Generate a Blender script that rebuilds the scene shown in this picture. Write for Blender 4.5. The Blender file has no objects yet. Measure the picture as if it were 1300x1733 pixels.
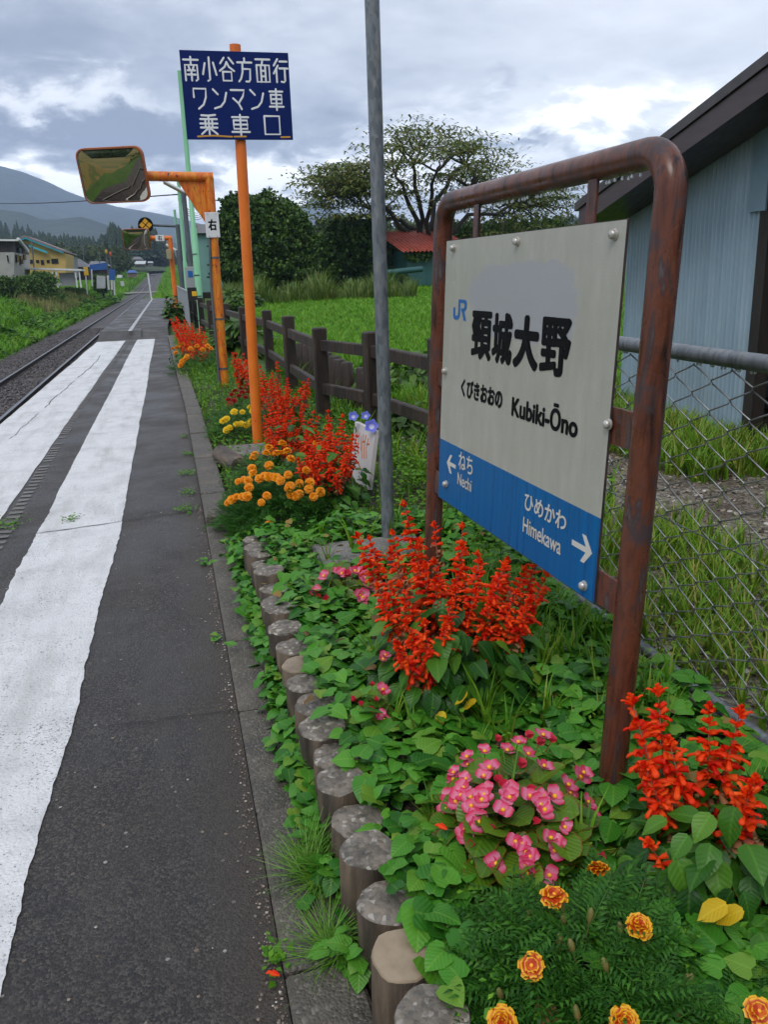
import bpy, math, random
import numpy as np
from mathutils import Vector, Matrix
random.seed(7); rng = np.random.default_rng(7)
S = bpy.context.scene; COL = S.collection; PI = math.pi; R_ = math.radians

# ------------------------------------------------------------------ camera
CH = 1.5; F = 1400.0; CX, CY = 650.0, 866.5
_y = np.array([275 - CX, CY - 472, F]); _y /= np.linalg.norm(_y)
_a = -(F * F) / ((275 - CX) * .034 - (CY - 472))
_d = np.array([.034 * _a, -_a, F]); _d /= np.linalg.norm(_d)
_x = np.cross(_y, -_d); _x = _x if _x[0] > 0 else -_x
RM = np.array([_x, _y, -_d]); CP = np.array([0, 0, CH])
cam = bpy.data.objects.new('camera', bpy.data.cameras.new('camera')); COL.objects.link(cam)
cam.data.sensor_fit = 'VERTICAL'; cam.data.sensor_height = 36; cam.data.lens = F / 1733 * 36
cam.data.clip_start = .05; cam.data.clip_end = 12000
mw = Matrix.Identity(4)
for i in range(3):
    mw[i][0] = RM[i][0]; mw[i][1] = RM[i][1]; mw[i][2] = -RM[i][2]; mw[i][3] = CP[i]
cam.matrix_world = mw; S.camera = cam
def ray(px, py): return RM @ np.array([px - CX, CY - py, F])
def atz(px, py, z=0.): r = ray(px, py); return CP + r * (z - CH) / r[2]
def aty(px, py, Y): r = ray(px, py); return CP + r * (Y / r[1])
def azel(px, py): r = ray(px, py); r /= np.linalg.norm(r); return math.atan2(r[0], r[1]), math.asin(r[2])
def on_dome(px, py, c, rad):
    """first point of the sight line on an ellipsoid, or its closest approach"""
    c = np.array(c); rad = np.array(rad); o = (CP - c) / rad; d = ray(px, py) / rad
    A = d @ d; B = o @ d; D = B * B - A * (o @ o - 1)
    t = (-B - math.sqrt(D)) / A if D > 0 else -B / A
    return CP + ray(px, py) * t

S.view_settings.view_transform = 'Standard'; S.view_settings.look = 'None'
S.view_settings.exposure = 0.8; S.view_settings.gamma = 1
S.cycles.use_denoising = True; S.cycles.max_bounces = 8; S.cycles.transparent_max_bounces = 8
S.cycles.volume_bounces = 1; S.cycles.caustics_reflective = False; S.cycles.caustics_refractive = False

# ------------------------------------------------------------------ node helper
class NT:
    def __init__(s, tree): s.t = tree
    def n(s, typ, **k):
        nd = s.t.nodes.new('ShaderNode' + typ)
        for key, v in k.items():
            if key.startswith('i') and key[1:].isdigit(): sock = nd.inputs[int(key[1:])]
            else:
                kk = key.replace('_', ' ')
                sock = nd.inputs.get(kk)
                if sock is None: setattr(nd, key, v); continue
            if isinstance(v, bpy.types.NodeSocket): s.t.links.new(v, sock)
            else: sock.default_value = v
        return nd
    def math(s, op, a, b=0., c=None, clamp=False):
        nd = s.n('Math', operation=op, use_clamp=clamp, i0=a, i1=b)
        if c is not None:
            if isinstance(c, bpy.types.NodeSocket): s.t.links.new(c, nd.inputs[2])
            else: nd.inputs[2].default_value = c
        return nd.outputs[0]
    def mix(s, fac, a, b, mode='MIX'):
        f4 = lambda c: c if isinstance(c, bpy.types.NodeSocket) or len(c) == 4 else (*c, 1)
        return s.n('Mix', data_type='RGBA', blend_type=mode, i0=fac, i6=f4(a), i7=f4(b)).outputs[2]
    def ramp(s, fac, stops, interp='LINEAR'):
        nd = s.n('ValToRGB', Fac=fac); e = nd.color_ramp.elements; nd.color_ramp.interpolation = interp
        while len(e) < len(stops): e.new(.5)
        for el, (p, c) in zip(e, stops): el.position = p; el.color = (*c, 1) if not isinstance(c, (int, float)) else (c, c, c, 1)
        return nd.outputs[0]
    def obj(s, scale=(1, 1, 1)):
        tc = s.n('TexCoord').outputs['Object']
        return s.n('Mapping', Vector=tc, Scale=scale).outputs[0] if scale != (1, 1, 1) else tc
    def pos(s, scale=(1, 1, 1)):
        g = s.n('NewGeometry').outputs['Position']
        return s.n('Mapping', Vector=g, Scale=scale).outputs[0] if scale != (1, 1, 1) else g
    def noise(s, vec, scale, detail=4, rough=.55, dist=0):
        return s.n('TexNoise', Vector=vec, Scale=scale, Detail=detail, Roughness=rough, Distortion=dist).outputs[0]
    def voro(s, vec, scale, feature='F1', out='Distance'):
        return s.n('TexVoronoi', feature=feature, Vector=vec, Scale=scale).outputs[out]
    def bump(s, h, strength=.5, dist=.01, normal=None):
        nd = s.n('Bump', Height=h, Strength=strength, Distance=dist)
        if normal is not None: s.t.links.new(normal, nd.inputs['Normal'])
        return nd.outputs[0]

def mat(name, color=(.5, .5, .5), rough=.6, metal=0., spec=.5, fn=None):
    m = bpy.data.materials.new(name); m.use_nodes = True
    b = m.node_tree.nodes['Principled BSDF']; t = NT(m.node_tree)
    b.inputs['Base Color'].default_value = (*color, 1); b.inputs['Roughness'].default_value = rough
    b.inputs['Metallic'].default_value = metal; b.inputs['Specular IOR Level'].default_value = spec
    if fn:
        for k, v in fn(t).items():
            if isinstance(v, bpy.types.NodeSocket): m.node_tree.links.new(v, b.inputs[k])
            else: b.inputs[k].default_value = v
    return m
def noisy(name, cols, scale=8, rough=(.5, .8), bump=.2, bdist=.004, stretch=(1, 1, 1), metal=0., detail=6, lo=.3, hi=.7, spec=.5):
    def fn(t):
        p = t.obj(stretch); n = t.noise(p, scale, detail)
        k = len(cols); n2 = t.noise(p, scale * 4.3, 5, .65)
        return {'Base Color': t.ramp(n, [(lo + (hi - lo) * i / max(1, k - 1), c) for i, c in enumerate(cols)]),
                'Roughness': t.ramp(n2, [(.3, rough[0]), (.7, rough[1])]), 'Normal': t.bump(n2, bump, bdist), 'Metallic': metal}
    return mat(name, spec=spec, fn=fn)
def leafmat(name, cols, rough=.45, vein=0., edge=None, transl=.25, spec=.4):
    """leaf or petal: own hue per leaf, midrib and side veins from the leaf's own coordinates"""
    def fn(t):
        isl = t.n('NewGeometry').outputs['Random Per Island']; k = len(cols)
        col = t.ramp(isl, [(i / max(1, k - 1), c) for i, c in enumerate(cols)])
        lc = t.n('Attribute', attribute_name='lc').outputs['Vector']; sx = t.n('SeparateXYZ', Vector=lc)
        ax = t.math('ABSOLUTE', sx.outputs[0])
        out = {}
        if vein:
            mid = t.math('SUBTRACT', 1., t.math('MULTIPLY', ax, 18.), clamp=True)
            w = t.math('SINE', t.math('MULTIPLY', t.math('SUBTRACT', sx.outputs[1], t.math('MULTIPLY', ax, .8)), 42.))
            out['Normal'] = t.bump(t.math('ADD', w, t.math('MULTIPLY', mid, -2.)), vein, .003)
            col = t.mix(t.math('MULTIPLY', mid, .15), col, tuple(min(1, c * 2.2 + .02) for c in cols[-1]))
        if edge:
            col = t.mix(t.ramp(sx.outputs[2], [(edge[0], 0.), (edge[1], 1.)]), col, edge[2])
        out['Base Color'] = col
        return out
    m = mat(name, rough=rough, spec=spec, fn=fn)
    if transl:
        nt = m.node_tree; b = nt.nodes['Principled BSDF']; o = nt.nodes['Material Output']
        tr = nt.nodes.new('ShaderNodeBsdfTranslucent'); ms = nt.nodes.new('ShaderNodeMixShader'); ms.inputs[0].default_value = transl
        nt.links.new(b.inputs['Base Color'].links[0].from_socket, tr.inputs[0])
        nt.links.new(b.outputs[0], ms.inputs[1]); nt.links.new(tr.outputs[0], ms.inputs[2]); nt.links.new(ms.outputs[0], o.inputs[0])
    return m

# ------------------------------------------------------------------ sky and sun
W = bpy.data.worlds.new('World'); S.world = W; W.use_nodes = True
SUN_EL, SUN_AZ = R_(52), R_(215)
def build_world():
    t = NT(W.node_tree); bg = W.node_tree.nodes['Background']
    sky = t.n('TexSky', sky_type='NISHITA', sun_disc=False, sun_elevation=SUN_EL, sun_rotation=SUN_AZ)
    dv = t.n('TexCoord').outputs['Generated']; sp = t.n('SeparateXYZ', Vector=dv)
    el = t.math('ARCSINE', sp.outputs[2]); az = t.math('ARCTAN2', sp.outputs[0], sp.outputs[1])
    zz = t.math('ADD', t.math('MAXIMUM', sp.outputs[2], 0.), .16)
    pv = t.n('CombineXYZ', X=t.math('DIVIDE', sp.outputs[0], zz), Y=t.math('DIVIDE', sp.outputs[1], zz), Z=0.).outputs[0]
    big = t.noise(pv, 1.15, 7, .56, .35); fine = t.noise(pv, 4.5, 6, .6, .2)
    wob = t.math('MULTIPLY', t.math('SUBTRACT', t.noise(t.n('Mapping', Vector=dv, Scale=(1, 1, 2.4)).outputs[0], 9., 6, .6, .4), .5), .16)
    elw = t.math('ADD', el, wob); azw = t.math('ADD', az, t.math('MULTIPLY', t.math('SUBTRACT', fine, .5), .25))
    B = t.math('ADD', .535, t.math('MULTIPLY', t.math('SUBTRACT', big, .5), .55))
    B = t.math('ADD', B, t.math('MULTIPLY', t.math('SUBTRACT', fine, .5), .22))
    def blob(B, px, py, sa, se, amp):
        a0, e0 = azel(px, py)
        q = t.math('ADD', t.math('POWER', t.math('DIVIDE', t.math('SUBTRACT', azw, a0), sa), 2.), t.math('POWER', t.math('DIVIDE', t.math('SUBTRACT', elw, e0), se), 2.))
        return t.math('ADD', B, t.math('MULTIPLY', t.math('EXPONENT', t.math('MULTIPLY', q, -1.)), amp))
    for b in [(90, 172, .13, .018, .50), (70, 75, .17, .06, -.36), (330, 225, .26, .030, -.40), (120, 235, .14, .022, -.25), (300, 318, .34, .018, .62), (560, 285, .1, .022, .40),
              (1000, 225, .20, .030, .62), (870, 245, .05, .014, -.62), (1040, 238, .09, .012, -.45), (980, 185, .07, .012, -.2), (830, 160, .03, .01, -.14),
              (1180, 60, .3, .07, .03), (760, 100, .25, .06, -.03), (600, 60, .06, .05, -.04), (450, 70, .08, .03, -.08)]:
        B = blob(B, *b)
    col = t.ramp(B, [(.10, (.20, .225, .295)), (.38, (.36, .39, .46)), (.58, (.58, .605, .665)), (.78, (.79, .81, .85)), (1., (1.18, 1.19, 1.21))])
    lum = t.mix(1., col, (10., 10., 10., 1), 'MULTIPLY')
    W.node_tree.links.new(t.mix(.94, sky.outputs[0], lum), bg.inputs[0]); bg.inputs[1].default_value = .1
build_world()
sun = bpy.data.objects.new('sun', bpy.data.lights.new('sun', 'SUN')); COL.objects.link(sun)
sun.data.energy = .9; sun.data.angle = R_(25); sun.data.color = (1, .97, .92)
sd = Vector((math.sin(SUN_AZ) * math.cos(SUN_EL), math.cos(SUN_AZ) * math.cos(SUN_EL), math.sin(SUN_EL)))
sun.rotation_euler = sd.to_track_quat('Z', 'Y').to_euler()

# ------------------------------------------------------------------ mesh builder
class T:                                    # a template: verts, flat faces, face lengths, local coords
    def __init__(s, v, faces, lc=None, mi=0):
        s.v = np.array(v, float); s.f = np.array([i for f in faces for i in f], int); s.l = np.array([len(f) for f in faces], int)
        s.lc = s.v.copy() if lc is None else np.array(lc, float)
        s.mi = np.full(len(s.l), mi, int) if np.isscalar(mi) else np.array(mi, int)
class MB:
    def __init__(s): s.V = []; s.L = []; s.Fs = []; s.N = []; s.M = []; s.n = 0
    def raw(s, v, f, l, lc, mi):
        s.V.append(v); s.L.append(lc); s.Fs.append(f + s.n); s.N.append(l); s.M.append(mi); s.n += len(v); return s
    def add(s, v, faces, mi=0):
        v = np.array(v, float).reshape(-1, 3)
        f = np.array([i for q in faces for i in q], int); l = np.array([len(q) for q in faces], int)
        return s.raw(v, f, l, np.zeros_like(v), np.full(len(l), mi, int) if np.isscalar(mi) else np.array(mi, int))
    def inst(s, t, P, R=None, sc=1., mi=None):
        P = np.asarray(P, float).reshape(-1, 3); n = len(P); sc = np.broadcast_to(np.asarray(sc, float).reshape(-1, 1) if np.ndim(sc) == 1 else np.asarray(sc, float), (n, 3)) if np.ndim(sc) else np.full((n, 3), sc)
        v = t.v[None] * sc[:, None, :]
        if R is not None: v = np.einsum('nij,nkj->nki', R, v)
        v = v + P[:, None, :]; m = len(t.v)
        f = (t.f[None] + (np.arange(n) * m)[:, None]).ravel()
        M = np.tile(t.mi, n) if mi is None else np.repeat(np.broadcast_to(mi, n), len(t.l))
        return s.raw(v.reshape(-1, 3), f, np.tile(t.l, n), np.tile(t.lc, (n, 1)), M)
    def box(s, lo, hi, mi=0):
        x0, y0, z0 = lo; x1, y1, z1 = hi
        return s.add([(x0, y0, z0), (x1, y0, z0), (x1, y1, z0), (x0, y1, z0), (x0, y0, z1), (x1, y0, z1), (x1, y1, z1), (x0, y1, z1)],
                     [(0, 3, 2, 1), (4, 5, 6, 7), (0, 1, 5, 4), (1, 2, 6, 5), (2, 3, 7, 6), (3, 0, 4, 7)], mi)
    def cbox(s, lo, hi, c=.005, mi=0):
        """box with chamfered upright and top edges"""
        x0, y0, z0 = lo; x1, y1, z1 = hi
        p = [(x0 + c, y0), (x1 - c, y0), (x1, y0 + c), (x1, y1 - c), (x1 - c, y1), (x0 + c, y1), (x0, y1 - c), (x0, y0 + c)]
        q = [(min(max(x, x0 + c), x1 - c), min(max(y, y0 + c), y1 - c)) for x, y in p]
        v = [(x, y, z0) for x, y in p] + [(x, y, z1 - c) for x, y in p] + [(x * .999 + .001 * (x0 + x1) / 2 if 0 else a, b, z1) for (x, y), (a, b) in zip(p, q)]
        f = [tuple(range(7, -1, -1)), tuple(range(16, 24))]
        for r in (0, 8): f += [(r + i, r + (i + 1) % 8, r + 8 + (i + 1) % 8, r + 8 + i) for i in range(8)]
        return s.add(v, f, mi)
    def tube(s, pts, r, n=10, mi=0, caps=True, round_cap=False):
        pts = [Vector(p) for p in pts]; k = len(pts); rr = list(r) if hasattr(r, '__len__') else [r] * k
        if round_cap:
            d0 = (pts[0] - pts[1]).normalized(); d1 = (pts[-1] - pts[-2]).normalized(); a, b = rr[0], rr[-1]
            pts = [pts[0] + d0 * a, pts[0] + d0 * a * .75] + pts + [pts[-1] + d1 * b * .75, pts[-1] + d1 * b]
            rr = [a * .15, a * .66] + rr + [b * .66, b * .15]; k += 4
        tg = [((pts[min(i + 1, k - 1)] - pts[max(i - 1, 0)])).normalized() for i in range(k)]
        u = tg[0].orthogonal().normalized(); V = []
        for i in range(k):
            u = (u - tg[i] * u.dot(tg[i]));  u = u.normalized() if u.length > 1e-6 else tg[i].orthogonal().normalized()
            w = tg[i].cross(u)
            for j in range(n):
                a = 2 * PI * j / n; V.append(pts[i] + (u * math.cos(a) + w * math.sin(a)) * rr[i])
        f = [(i * n + j, i * n + (j + 1) % n, (i + 1) * n + (j + 1) % n, (i + 1) * n + j) for i in range(k - 1) for j in range(n)]
        if caps: f += [tuple(range(n - 1, -1, -1)), tuple(range((k - 1) * n, k * n))]
        return s.add([tuple(v) for v in V], f, mi)
    def lathe(s, c, prof, n=16, mi=0, axis='Z'):
        V = []
        for r, z in prof:
            for j in range(n):
                a = 2 * PI * j / n; x, y = r * math.cos(a), r * math.sin(a)
                V.append((c[0] + x, c[1] + y, c[2] + z) if axis == 'Z' else (c[0] + x, c[1] - z, c[2] + y))
        k = len(prof)
        f = [(i * n + j, i * n + (j + 1) % n, (i + 1) * n + (j + 1) % n, (i + 1) * n + j) for i in range(k - 1) for j in range(n)]
        f += [tuple(range(n - 1, -1, -1)), tuple(range((k - 1) * n, k * n))]
        return s.add(V, f, mi)
    def prism(s, poly, y0, y1, mi=0, plane='XZ'):
        """polygon in a plane, given a thickness along the third axis"""
        n = len(poly); mk = {'XZ': lambda a, b, c: (a, c, b), 'XY': lambda a, b, c: (a, b, c), 'YZ': lambda a, b, c: (c, a, b)}[plane]
        V = [mk(a, b, y0) for a, b in poly] + [mk(a, b, y1) for a, b in poly]
        return s.add(V, [tuple(range(n - 1, -1, -1)), tuple(range(n, 2 * n))] + [(i, (i + 1) % n, n + (i + 1) % n, n + i) for i in range(n)], mi)
    def sweep(s, path, prof, mi=0):
        """profile (side, up) along a path in x,y,z"""
        path = np.array(path, float); k = len(path); n = len(prof); V = []
        for i in range(k):
            d = path[min(i + 1, k - 1)] - path[max(i - 1, 0)]; d /= np.hypot(d[0], d[1])
            for a, b in prof: V.append((path[i][0] + d[1] * a, path[i][1] - d[0] * a, path[i][2] + b))
        f = [(i * n + j, i * n + (j + 1) % n, (i + 1) * n + (j + 1) % n, (i + 1) * n + j) for i in range(k - 1) for j in range(n)]
        f += [tuple(range(n)), tuple(range((k - 1) * n, k * n))[::-1]]
        return s.add(V, f, mi)
    def build(s, name, mats, parent=None, smooth=False, loc=None, rot=None, angle=40):
        V = np.concatenate(s.V); f = np.concatenate(s.Fs); l = np.concatenate(s.N); M = np.concatenate(s.M)
        me = bpy.data.meshes.new(name); me.vertices.add(len(V)); me.vertices.foreach_set('co', V.astype(np.float32).ravel())
        me.loops.add(len(f)); me.loops.foreach_set('vertex_index', f.astype(np.int32))
        me.polygons.add(len(l)); st = np.concatenate([[0], np.cumsum(l)[:-1]])
        me.polygons.foreach_set('loop_start', st.astype(np.int32))
        me.polygons.foreach_set('material_index', M.astype(np.int32))
        me.polygons.foreach_set('use_smooth', np.full(len(l), bool(smooth)))
        me.update(calc_edges=True); me.validate()
        L = np.concatenate(s.L)
        if L.any() and len(me.vertices) == len(L): me.attributes.new('lc', 'FLOAT_VECTOR', 'POINT').data.foreach_set('vector', L.astype(np.float32).ravel())
        for m in (mats if isinstance(mats, (list, tuple)) else [mats]): me.materials.append(m)
        if smooth and angle: me.set_sharp_from_angle(angle=R_(angle))
        o = bpy.data.objects.new(name, me); COL.objects.link(o)
        if parent is not None: o.parent = parent
        if loc is not None: o.location = loc
        if rot is not None: o.rotation_euler = rot
        return o
def rotm(yaw, pitch=0., roll=0.):
    yaw = np.atleast_1d(np.asarray(yaw, float)); n = len(yaw); p = np.broadcast_to(pitch, n); r = np.broadcast_to(roll, n)
    cy, sy, cp, sp, cr, sr = np.cos(yaw), np.sin(yaw), np.cos(p), np.sin(p), np.cos(r), np.sin(r); o = np.zeros(n); e = np.ones(n)
    Z = np.array([[cy, -sy, o], [sy, cy, o], [o, o, e]]).transpose(2, 0, 1)
    X = np.array([[e, o, o], [o, cp, -sp], [o, sp, cp]]).transpose(2, 0, 1)
    Y = np.array([[cr, o, sr], [o, e, o], [-sr, o, cr]]).transpose(2, 0, 1)
    return Z @ X @ Y
def tag(o, label=None, cat=None, group=None, kind=None):
    for k, v in (('label', label), ('category', cat), ('group', group), ('kind', kind)):
        if v: o[k] = v
    return o
def thing(name, label, cat, loc=(0, 0, 0), rot=(0, 0, 0), group=None):
    o = bpy.data.objects.new(name, None); COL.objects.link(o); o.location = loc; o.rotation_euler = rot; o.empty_display_size = .1
    return tag(o, label, cat, group)
def copy_child(o, parent, loc=None, rot=None, sc=None):
    c = o.copy(); COL.objects.link(c); c.parent = parent
    if loc is not None: c.location = loc
    if rot is not None: c.rotation_euler = rot
    if sc is not None: c.scale = (sc, sc, sc) if np.isscalar(sc) else sc
    return c
def text_mb(body, w, h, cx, cz, y, bold=0., mi=0, mb=None):
    """lettering fitted into w x h around (cx, cz) in the XZ plane, facing -Y; bold thickens by stacked shifts"""
    c = bpy.data.curves.new('text', 'FONT'); c.body = body; c.size = 1.
    o = bpy.data.objects.new('text', c); COL.objects.link(o); bpy.context.view_layer.update()
    me = bpy.data.meshes.new_from_object(o); V = np.array([v.co[:] for v in me.vertices]); Fc = [tuple(p.vertices) for p in me.polygons]
    bpy.data.objects.remove(o); bpy.data.curves.remove(c); bpy.data.meshes.remove(me)
    lo, hi = V.min(0), V.max(0); bw = bold
    U = (V[:, 0] - (lo[0] + hi[0]) / 2) / (hi[0] - lo[0]) * (w - 2 * bw) + cx; Vv = (V[:, 1] - (lo[1] + hi[1]) / 2) / (hi[1] - lo[1]) * (h - 2 * bw) + cz
    mb = mb or MB()
    shifts = [(0, 0)] if not bold else [(bold * math.cos(a), bold * .75 * math.sin(a)) for a in np.linspace(0, 2 * PI, 12, endpoint=False)] + [(bold * .5 * math.cos(a), bold * .4 * math.sin(a)) for a in np.linspace(0, 2 * PI, 6, endpoint=False)] + [(0, 0)]
    for i, (a, b) in enumerate(shifts):
        mb.add(np.stack([U + a, np.full(len(U), y - i * .00007), Vv + b], 1), Fc, mi)
    return mb
def strokes(mb, polys, r, y, sx=1., sz=1., ox=0., oz=0., mi=0, flat=.12):
    for k, p in enumerate(polys):
        q = [(ox + a * sx, 0, oz + b * sz) for a, b in p]; m2 = MB(); m2.tube(q, r, 8, round_cap=True)
        v = m2.V[0]; v[:, 1] = v[:, 1] * flat + y - .00012 * (k % 7)
        mb.raw(v, m2.Fs[0] + 0, m2.N[0], m2.L[0], np.full(len(m2.N[0]), mi))
    return mb
def rrect(w, h, r, n=6, cx=0, cz=0):
    o = []
    for (sx, sz, a0) in ((1, 1, 0), (-1, 1, 90), (-1, -1, 180), (1, -1, 270)):
        for i in range(n + 1):
            a = R_(a0 + 90 * i / n); o.append((cx + sx * (w / 2 - r) + r * math.cos(a), cz + sz * (h / 2 - r) + r * math.sin(a)))
    return o
# ------------------------------------------------------------------ materials
def f_asphalt(t):
    p = t.pos(); big = t.noise(p, .9, 5, .6, .3); mid = t.noise(p, 6., 5)
    v = t.n('TexVoronoi', feature='F1', Vector=p, Scale=150.); d = v.outputs['Distance']
    cr = t.n('SeparateColor', Color=v.outputs['Color']).outputs[0]
    v2 = t.n('TexVoronoi', feature='F1', Vector=p, Scale=62.); c2 = t.n('SeparateColor', Color=v2.outputs['Color']).outputs
    col = t.ramp(big, [(.35, (.022, .021, .022)), (.52, (.032, .028, .026)), (.68, (.052, .042, .034))])
    col = t.mix(t.ramp(cr, [(.45, 0.), (1., .8)]), col, (.125, .108, .092)); col = t.mix(t.ramp(cr, [(.0, .6), (.35, 0.)]), col, (.012, .012, .013))
    col = t.mix(t.ramp(mid, [(.4, 0.), (.7, .35)]), col, (.022, .021, .022))
    pt = t.noise(t.n('Mapping', Vector=p, Scale=(1.6, .45, 1)).outputs[0], 1.5, 7, .65, .6); col = t.mix(t.ramp(pt, [(.47, 0.), (.60, .6)]), col, (.062, .057, .052))
    edge = t.math('ADD', t.n('SeparateXYZ', Vector=p).outputs[0], t.math('MULTIPLY', t.noise(p, 5., 5, .7), .28)); col = t.mix(t.ramp(edge, [(.06, 0.), (.22, .7)]), col, (.060, .046, .033))
    chip = t.math('MULTIPLY', t.math('GREATER_THAN', c2[0], .985), t.math('LESS_THAN', v2.outputs['Distance'], .34))
    col = t.mix(chip, col, t.ramp(c2[1], [(.1, (.30, .22, .14)), (.5, (.16, .13, .11)), (.9, (.42, .41, .38))]))
    h = t.math('ADD', t.math('MULTIPLY', d, -.8), t.math('MULTIPLY', t.noise(p, 240., 4, .7), 1.1))
    pit = t.noise(p, 75., 4, .75); h = t.math('ADD', h, t.ramp(pit, [(.36, -1.), (.46, 0.)])); col = t.mix(t.ramp(pit, [(.34, .75), (.45, 0.)]), col, (.010, .010, .011))
    return {'Base Color': col, 'Roughness': t.ramp(t.noise(p, 1.7, 5), [(.36, .34), (.62, .65)]), 'Normal': t.bump(h, .8, .0075)}
M_asphalt = mat('wet_asphalt', fn=f_asphalt)
def f_paint(t):
    p = t.pos(); n = t.noise(p, 3.2, 7, .62); g = t.noise(p, 120., 4); w = t.noise(p, 38., 6, .7)
    v = t.voro(p, 90.); hole = t.math('MULTIPLY', t.noise(p, 95., 4, .7), t.ramp(t.noise(p, 2.6, 5, .6), [(.35, .84), (.65, 1.08)]))
    col = t.ramp(n, [(.28, (.46, .46, .465)), (.45, (.60, .605, .61)), (.6, (.67, .675, .68)), (.76, (.43, .425, .42))])
    col = t.mix(t.ramp(w, [(.56, 0.), (.70, .55)]), col, (.30, .29, .28))
    col = t.mix(t.ramp(t.noise(p, 210., 3, .6), [(.60, 0.), (.70, .45)]), col, (.20, .19, .19))
    col = t.mix(t.ramp(t.noise(t.n('Mapping', Vector=p, Scale=(3., .5, 1)).outputs[0], 2.2, 6, .6), [(.48, 0.), (.72, .7)]), col, (.40, .39, .375))
    col = t.mix(t.ramp(hole, [(.335, .85), (.375, 0.)]), col, (.09, .085, .08))
    return {'Base Color': col, 'Roughness': .5, 'Normal': t.bump(t.math('ADD', t.math('MULTIPLY', v, -.8), g), .6, .006)}
M_paint = mat('worn_white_paint', fn=f_paint)
def f_conc(dark):
    def fn(t):
        p = t.pos(); n = t.noise(p, 5., 6, .6); sp = t.n('TexVoronoi', Vector=p, Scale=130.)
        c = t.n('SeparateColor', Color=sp.outputs['Color']).outputs[0]
        cols = [(.034, .032, .024), (.078, .069, .054), (.15, .132, .105)] if dark else [(.09, .085, .08), (.15, .14, .13), (.23, .22, .20)]
        col = t.ramp(n, [(.3, cols[0]), (.52, cols[1]), (.74, cols[2])])
        col = t.mix(t.ramp(c, [(.7, 0.), (1., .6)]), col, (.20, .18, .155) if dark else (.34, .32, .29))
        return {'Base Color': col, 'Roughness': t.ramp(n, [(.35, .45), (.65, .8)]), 'Normal': t.bump(t.math('ADD', t.math('MULTIPLY', sp.outputs['Distance'], -.7), t.noise(p, 60., 5)), .7, .006)}
    return fn
M_kerb = mat('wet_kerb_concrete', fn=f_conc(True)); M_conc = mat('aggregate_concrete', fn=f_conc(False))
M_mortar = noisy('smooth_mortar', [(.17, .125, .08), (.30, .23, .155), (.36, .29, .21)], 9, (.3, .55), .25)
M_logside = noisy('fake_bark_concrete', [(.018, .014, .011), (.070, .052, .037), (.17, .125, .082)], 14, (.5, .8), .9, .01, (1, 1, .18))
M_logtop = mat('exposed_aggregate', fn=lambda t: (lambda p: (lambda v, n: {
    'Base Color': t.mix(t.ramp(n, [(.42, 0.), (.66, .75)]), t.ramp(t.n('SeparateColor', Color=v.outputs['Color']).outputs[0], [(0., (.12, .10, .075)), (.45, (.24, .205, .16)), (.8, (.15, .135, .115)), (1., (.46, .42, .36))]), (.045, .042, .035)),
    'Roughness': .6, 'Normal': t.bump(t.math('ADD', t.math('MULTIPLY', v.outputs['Distance'], -.6), t.noise(p, 120., 5, .7)), .6, .006)})(t.n('TexVoronoi', Vector=p, Scale=85.), t.noise(p, 16., 6)))(t.pos()))
def f_soil(t):
    p = t.pos(); n = t.noise(p, 14., 7, .65); v = t.voro(p, 60.)
    return {'Base Color': t.ramp(n, [(.3, (.018, .013, .009)), (.55, (.05, .036, .025)), (.75, (.10, .075, .05))]), 'Roughness': .75, 'Normal': t.bump(t.math('ADD', n, t.math('MULTIPLY', v, -.6)), .9, .02)}
M_soil = mat('damp_soil', fn=f_soil)
def f_green(t):
    p = t.pos(); n = t.noise(p, .35, 6, .6); m = t.noise(p, 5., 6, .7)
    col = t.ramp(n, [(.3, (.028, .075, .006)), (.5, (.055, .14, .009)), (.7, (.09, .18, .016))])
    col = t.mix(t.ramp(m, [(.35, .0), (.7, .6)]), col, (.03, .05, .012))
    far = t.n('SeparateXYZ', Vector=p).outputs[1]; st = t.noise(t.n('Mapping', Vector=p, Scale=(.012, .3, 1)).outputs[0], 1., 3)
    rice = t.ramp(st, [(.35, (.20, .15, .03)), (.5, (.10, .12, .02)), (.6, (.24, .17, .04))], 'CONSTANT')
    col = t.mix(t.math('MULTIPLY', t.math('LESS_THAN', far, 9.), t.math('LESS_THAN', t.n('SeparateXYZ', Vector=p).outputs[0], -9.)), col, rice)
    return {'Base Color': col, 'Roughness': .85, 'Normal': t.bump(m, .8, .05)}
M_green = mat('grassy_earth', fn=f_green)
def f_gravel(t):
    p = t.pos(); v = t.n('TexVoronoi', Vector=p, Scale=42.); c = t.n('SeparateColor', Color=v.outputs['Color']).outputs[0]; n = t.noise(p, 2.2, 6, .65)
    col = t.ramp(c, [(0., (.12, .10, .075)), (.5, (.25, .215, .17)), (.85, (.36, .32, .26)), (1., (.50, .46, .41))])
    col = t.mix(t.ramp(n, [(.42, 0.), (.62, .75)]), col, (.10, .07, .045))
    return {'Base Color': col, 'Roughness': .7, 'Normal': t.bump(t.math('ADD', t.math('MULTIPLY', v.outputs['Distance'], -1.), t.noise(p, 70., 4)), 1., .03)}
M_gravel = mat('muddy_gravel', fn=f_gravel)
def f_ballast(t):
    p = t.pos(); v = t.n('TexVoronoi', Vector=p, Scale=16.); c = t.n('SeparateColor', Color=v.outputs['Color']).outputs[0]
    return {'Base Color': t.ramp(c, [(0., (.022, .019, .018)), (.6, (.058, .047, .045)), (1., (.11, .095, .09))]), 'Roughness': .6, 'Normal': t.bump(t.math('MULTIPLY', v.outputs['Distance'], -1.), 1., .06)}
M_ballast = mat('ballast_bed', fn=f_ballast)
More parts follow.
